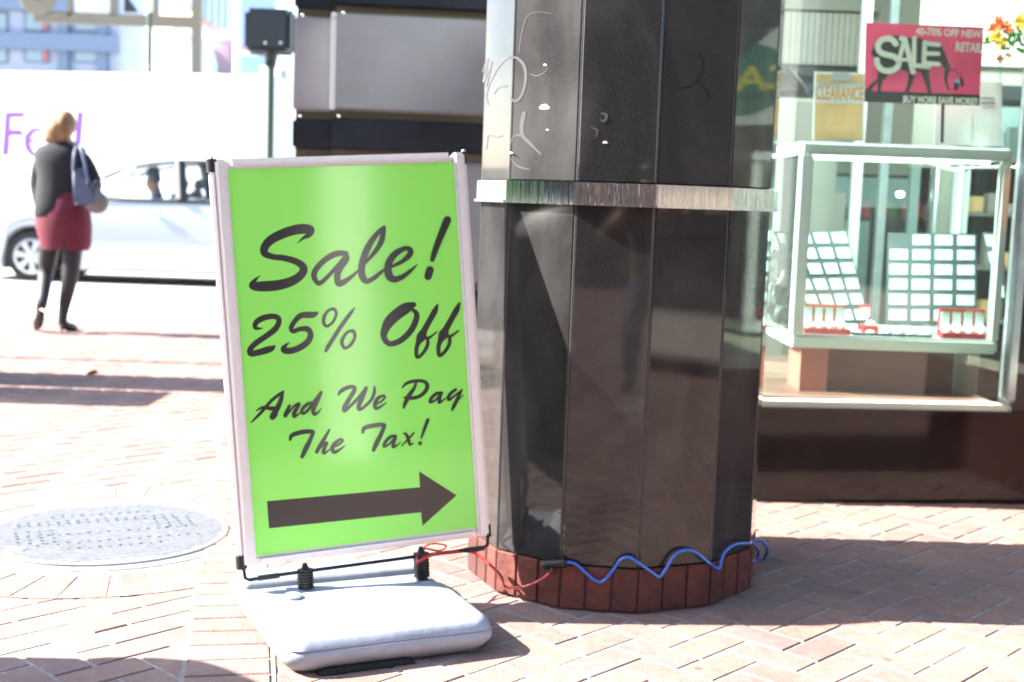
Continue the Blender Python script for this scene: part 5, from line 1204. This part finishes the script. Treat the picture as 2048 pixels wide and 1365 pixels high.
# ------------------------------------------------------------------ gantry, masts, far buildings
YG = 26.0
g = thing('sign_gantry', 'tan metal gantry carrying a round disc and a white sign', 'gantry', (P(395, 145, YG).x, YG, RZ))
def gb_(x0, y0, x1, y1, m='tan_metal', nm='beam', d=.14, parent=None, lab=None):
    a, b = P(x0, y1, YG), P(x1, y0, YG); mb = MB(); mb.bx(a.x, b.x, YG-d/2, YG+d/2, a.z, b.z); return part(nm, mb, M[m], parent or g, lab, bev=.01)
a = P(395, -60, YG); mb = MB(); mb.bx(a.x-.09, a.x+.09, YG-.09, YG+.09, RZ, a.z); part('post', mb, M['tan_metal'], g)
gb_(70, 34, 385, 46); gb_(136, -60, 147, 33, nm='strut'); gb_(222, -60, 234, 33, nm='strut'); gb_(306, -60, 318, 33, nm='strut'); gb_(70, 10, 82, 33, nm='strut')
c = P(76, -8, YG-.12); mb = MB(); mb.lathe([(.36, -.03), (.38, 0), (.36, .03)], c, Matrix.Rotation(rad(90), 3, 'X'), 28); part('disc', mb, M['tan_metal'], g, smooth=True)
mb = MB(); mb.lathe([(.08, -.05), (.08, .05)], c, Matrix.Rotation(rad(90), 3, 'X'), 12); part('hub', mb, M['signal'], g)
w_s = gb_(148, -60, 221, 27, 'paper', 'white_sign', .06); 
part('lettering', fit_text('STREET', P(160, -6, YG-.035), P(212, -5, YG-.035), P(160, 6, YG-.035), Vector((0, 0, 0))), M['grey_ink'], w_s) if False else None
mb = MB(); mb.prism([P(248, -14, YG), P(275, 24, YG), P(248, 24, YG)], (0, .1, 0)); part('dark_gusset', mb, M['signal'], g)
p_ = P(299, 140, 23.0)
t = thing('lamp_post', 'slim dark green lamp post with a pale yellow upper half', 'lamp post', (p_.x, 23, RZ))
mb = MB(); mb.tube([(p_.x, 23, RZ), (p_.x, 23, P(299, 25, 23).z)], .045, 12); part('lower_shaft', mb, M['pole_green'], t, smooth=True)
mb = MB(); mb.tube([(p_.x, 23, P(299, 25, 23).z), (p_.x, 23, P(299, -100, 23).z)], .05, 12); part('upper_shaft', mb, M['sill'], t, smooth=True)
for yy in (60, 136):
    mb = MB(); mb.lathe([(.05, -.05), (.065, 0), (.05, .05)], (p_.x, 23, P(299, yy, 23).z), n=12); part('collar', mb, M['tan_metal'], t, smooth=True)
p_ = P(473, 140, 30.0); mb = MB(); mb.tube([(p_.x, 30, RZ), (p_.x, 30, P(478, -120, 30).z)], .075, 12)
solo('white_mast', mb, M['truck'], 'tall plain white mast right of the gantry', 'mast', smooth=True)
def bldg(name, lab, x0, x1, ytop, Y, dep, m, skew=0):
    a, b = P(x0, ytop, Y), P(x1, ytop, Y)
    t = thing(name, lab, 'building', ((a.x+b.x)/2, Y, RZ)); mb = MB(); mb.prism([(a.x, Y+skew, RZ), (b.x, Y, RZ), (b.x, Y+dep, RZ), (a.x, Y+dep, RZ)], (0, 0, a.z-RZ)); w_ = part('wall', mb, M[m], t)
    return t, w_
def bb_(t, x0, y0, x1, y1, Y, m, nm, pr=.2, parent=None):
    a, b = P(x0, y1, Y), P(x1, y0, Y); mb = MB(); mb.bx(a.x, b.x, Y-pr, Y-.002, a.z, b.z); return part(nm, mb, M[m], parent or t)
YB = 62
t, w_ = bldg('blue_grey_building', 'blue grey building with rows of windows beyond the truck', -420, 240, -420, YB, 4, 'facade_blue')
for (ya, yb_) in ((74, 84), (-6, 6), (-88, -76), (160, 170)):
    bb_(t, -420, ya, 240, yb_, YB, 'facade_trim', 'ledge', .5)
for xa in (120, 197, -60, -140):
    for (ya, yb_) in ((86, 160), (42, 73), (-75, -8)): bb_(t, xa, ya, xa+20, yb_, YB, 'facade_trim', 'pilaster', .3)
for row, (ya, yb_) in enumerate(((90, 122), (28, 60), (-52, -22))):
    for xa in (-380, -310, -230, -100, -30, 52, 150):
        fr_ = bb_(t, xa-2, ya-2, xa+46, yb_+3, YB, 'facade_trim', 'window', .12)
        bb_(t, xa+1, ya, xa+(33 if xa == 52 else 43), yb_, YB-.12, 'win', 'pane', .04, fr_)
        if xa == 52: bb_(t, xa+35, ya, xa+43, yb_, YB-.12, 'curtain', 'curtain', .05, fr_)
YB = 75
t, w_ = bldg('white_gabled_building', 'pale white building with curved gable beside the gantry', 238, 345, 52, YB, 12, 'facade_white', 1.0)
mb = MB(); mb.prism([P(345, 52, YB), P(352, 60, YB), P(362, 76, YB), P(369, 100, YB), P(370, 160, YB), P(345, 160, YB)], (0, 8, 0)); part('curved_gable', mb, M['facade_white'], t)
for xa in (250, 262, 330): bb_(t, xa, 75, xa+6, 140, YB, 'facade_blue', 'window', .15)
YB = 95
t, w_ = bldg('orange_roofed_building', 'white house with a hipped orange roof far behind', 318, 394, 36, YB, 10, 'facade_white', 1.0)
mb = MB(); a, b, c = P(314, 38, YB-1), P(396, 38, YB-1), P(342, -4, YB+4); d = P(352, -6, YB+4)
mb.add([a, b, d, c, a+Vector((0, 12, 0)), b+Vector((0, 12, 0))], [(0, 1, 2, 3), (4, 0, 3), (1, 5, 2), (5, 4, 3, 2), (0, 4, 5, 1)]); part('roof', mb, M['roof_orange'], t)
YB = 160
t, w_ = bldg('glass_tower', 'tall pale blue office tower with white vertical fins', 390, 468, -600, YB, 25, 'tower')
for k in range(6): bb_(t, 393+k*13, -600, 398+k*13, 300, YB, 'tower_strip', 'fin', .5)
t, w_ = bldg('slab_tower', 'pale blue slab tower right of the white mast', 478, 500, -500, 170, 20, 'tower')
t, w_ = bldg('pink_brick_building', 'low pink brick building between gantry and mast', 404, 466, 78, 85, 10, 'facade_pink', .2)
bb_(t, 404, 62, 470, 77, 85, 'facade_white', 'parapet', .4)
mb = MB(); mb.prism([P(408, 62, 84.5), P(440, 62, 84.5), P(436, 52, 84.5), P(415, 52, 84.5)], (0, 3, 0)); part('roof', mb, M['facade_pink'], t)
t, w_ = bldg('teal_building', 'small teal building low behind the pedestrian signal', 478, 514, 112, 80, 8, 'teal')
bb_(t, 478, 104, 516, 111, 80, 'facade_white', 'parapet', .3)
t, w_ = bldg('pale_office_building', 'pale office building seen between the signal pole and grey wall', 514, 700, 128, 66, 12, 'facade_white', .8)
for k in range(3): bb_(t, 560+k*40, 140, 575+k*40, 200, 66, 'win', 'window', .1)
t, w_ = bldg('far_grey_tower', 'distant grey tower rising left of the orange roof', 270, 316, -420, 185, 20, 'tower_strip')
t = thing('street_banner', 'tan orange banner post beyond the signal pole', 'banner', (P(573, 260, 21).x, 21, RZ))
mb = MB(); a = P(573, 300, 21); mb.tube([(a.x, 21, RZ), (a.x, 21, P(573, 225, 21).z)], .03, 8); part('post', mb, M['tan_metal'], t)
mb = MB(); mb.prism([P(566, 228, 21), P(588, 228, 21), P(588, 290, 21), P(577, 296, 21)], (0, .03, 0)); part('banner', mb, M['orange_paper'], t)

# ------------------------------------------------------------------ unseen street furniture added left of the frame to throw the shadows at left
t = thing('shadow_bin', 'round dark green litter bin on the pavement left of the manhole', 'litter bin', (-2.1, 2.58, 0))
mb = MB(); mb.lathe([(.25, .0), (.27, .03), (.27, .86), (.285, .9)], (-2.1, 2.58, 0), n=28); part('drum', mb, M['bin'], t, smooth=True)
mb = MB(); mb.lathe([(.29, .901), (.29, .94), (.2, 1.04), (.05, 1.08)], (-2.1, 2.58, 0), n=28); part('domed_lid', mb, M['bin'], t, smooth=True)
t = thing('shadow_news_rack', 'pair of newspaper boxes on the pavement left of the view', 'newspaper rack', (-3.5, 6.8, 0))
for k, (y, h_) in enumerate(((6.55, 1.05), (7.1, 1.3))):
    mb = MB(); mb.bx(-3.75, -3.25, y-.25, y+.25, .25, h_, .02); b_ = part('news_box', mb, M['tote'], t)
    mb = MB(); mb.bx(-3.52, -3.48, y-.03, y+.03, 0, .249); part('leg', mb, M['steel'], b_)
    mb = MB(); mb.bx(-3.7, -3.3, y-.262, y-.252, h_-.45, h_-.1); part('door', mb, M['win'], b_)
mb = MB(); mb.tube([(-4.6, 7.95, 0), (-4.6, 7.95, 3.1)], .03, 10); mb.bx(-4.62, -4.58, 7.75, 8.15, 2.6, 3.1)
solo('shadow_sign_pole', mb, M['steel'], 'steel parking sign pole standing left of the view', 'sign pole')

# ------------------------------------------------------------------ street behind the camera (mirrored in granite, glass and poster)
def backb(x0, x1, y, h_, lab, m='facade_dark'):
    t = thing('opposite_building', lab, 'building', ((x0+x1)/2, y, RZ)); mb = MB(); mb.bx(x0, x1, y-8, y, RZ, h_); part('wall', mb, M[m], t)
    x = x0+.5; k = 0
    while x+1.6 < x1:
        for z in (.6, 3.6, 6.6):
            if z+2 > h_: continue
            mb = MB(); mb.bx(x, x+1.5, y+.002, y+.06, z, z+1.9); f_ = part('window', mb, M['facade_mid'], t)
            mb = MB(); mb.bx(x+.08, x+1.42, y+.062, y+.08, z+.08, z+1.82); part('pane', mb, M['dark_wood'], f_)
        x += 2.2
    return t
backb(-5.5, 8.4, -11, 12, 'dark facade opposite the shop, left of the gap')
backb(8.42, 30, -11, 14, 'long dark facade opposite the shop, right of the gap', 'facade_mid')
t = thing('left_block', 'dark low building across the side street on the far left', 'building', (-18, -14, RZ))
mb = MB(); mb.bx(-22, -17, -34, 2.5, RZ, 8.5); part('wall', mb, M['facade_dark'], t)
def refl(px, py):
    q = sp(px, py); d = (q-Vector((0, 0, H))).normalized(); r = d-2*d.dot(NN)*NN; return q, r
SLX = 6.6; q, r = refl(645, 700); SLY0 = (q+r*((SLX-q.x)/r.x)).y; q, r = refl(742, 700); SLY1 = (q+r*((SLX-q.x)/r.x)).y
mb = MB(); mb.bx(SLX, SLX+.3, SLY0, SLY1, RZ, 6); solo('reflection_slab', mb, M['truck'], 'free standing white wall slab across from the shop', 'wall')  # slab added as a bright reflector for the poster
M['kiosk'] = mat('black_green_kiosk', (.010, .013, .012), .5, noise=.2, nscale=3)
t = thing('reflection_kiosk', 'blackish green closed street kiosk on the pavement right of the camera', 'kiosk', (5.85, -.5, 0))  # unseen kiosk added to keep the pillar's right faces dark
mb = MB(); mb.bx(4.8, 6.9, -2.6, 1.9, .16, 3.0, .03); part('cabin', mb, M['kiosk'], t)
mb = MB(); mb.bx(4.7, 7.0, -2.7, 2.0, 3.001, 3.15, .03); part('roof', mb, M['kiosk'], t)
mb = MB(); mb.bx(4.78, 6.92, -2.62, 1.92, 0, .158); part('plinth', mb, M['kiosk'], t)
for y_ in (-2.2, -1.2, -.2, .8):
    mb = MB(); mb.bx(4.77, 4.797, y_, y_+.8, .9, 2.4); part('shutter', mb, M['tyre'], t)
y_ = -2.5; kc = ['salmon', 'taupe', 'red_box', 'tote', 'siding', 'leaf', 'brown_panel', 'grey_bag', 'tyre']
while y_ < 1.8:
    wd = random.uniform(.02, .07); mb = MB(); mb.bx(4.755, 4.768, y_, y_+wd, 1.05, 1.19); part('reflection_stripe', mb, M[random.choice(kc)], t); y_ += wd+random.uniform(.01, .07)  # coloured strips added to streak the reflection in the steel band
mb = MB(); mb.bx(4.3, 4.7, -2.4, 2.3, .12, .40, .03)
solo('reflection_bench', mb, M['siding'], 'long low stone bench in front of the blackish green kiosk', 'bench')  # unseen bench added as a pale band for the pillar to mirror
# the photographer, mirrored in the polished pillar
ph = thing('person', 'person in brown jacket and blue jeans stooping to photograph the sign', 'person', (.06, -.75, 0))
B_ = [(.06,-.80,.70), (.06,-.68,.88), (.06,-.52,1.05), (.05,-.42,1.13), (.04,-.36,1.20), (.03,-.33,1.26),
      (-.05,-.82,.66), (-.08,-.66,.36), (-.09,-.80,.06), (-.10,-.66,.03), (.17,-.82,.66), (.20,-.70,.36), (.22,-.88,.06), (.23,-.74,.03),
      (-.12,-.50,1.06), (-.24,-.42,.90), (-.10,-.20,1.05), (.24,-.50,1.06), (.34,-.42,.90), (.12,-.20,1.05)]
skinned('body', B_, [(0,1),(1,2),(2,3),(3,4),(4,5),(0,6),(6,7),(7,8),(8,9),(0,10),(10,11),(11,12),(12,13),(2,14),(14,15),(15,16),(2,17),(17,18),(18,19)],
        [(.15,.12),(.16,.13),(.17,.12),.06,(.08,.09),(.08,.09),.09,.07,.045,.04,.09,.07,.045,.04,.065,.055,.035,.065,.055,.035], [M['brown_jacket'], M['jeans'], M['skin'], M['shoe']], ph, 2,
        lambda c: 3 if c.z < .07 else 1 if c.z < .66 else 2 if (c.z > 1.12 and c.y > -.47) or c.y > -.25 else 0)
mb = MB(); mb.ellipsoid((.035, -.36, 1.28), (.09, .10, .07), 16, 10); part('hair', mb, M['hair_dark'], ph, smooth=True)
dc = thing('camera_body', 'black camera held up by the stooping person', 'camera', (.01, -.14, 1.06))
mb = MB(); mb.bx(-.065, .08, -.19, -.13, 1.05, 1.14, .008); part('housing', mb, M['black_plastic'], dc)
mb = MB(); mb.lathe([(.033, 0), (.035, .06), (.03, .065)], (0, -.129, 1.1), Matrix.Rotation(rad(-90), 3, 'X'), 20); part('lens_barrel', mb, M['black_plastic'], dc, smooth=True)
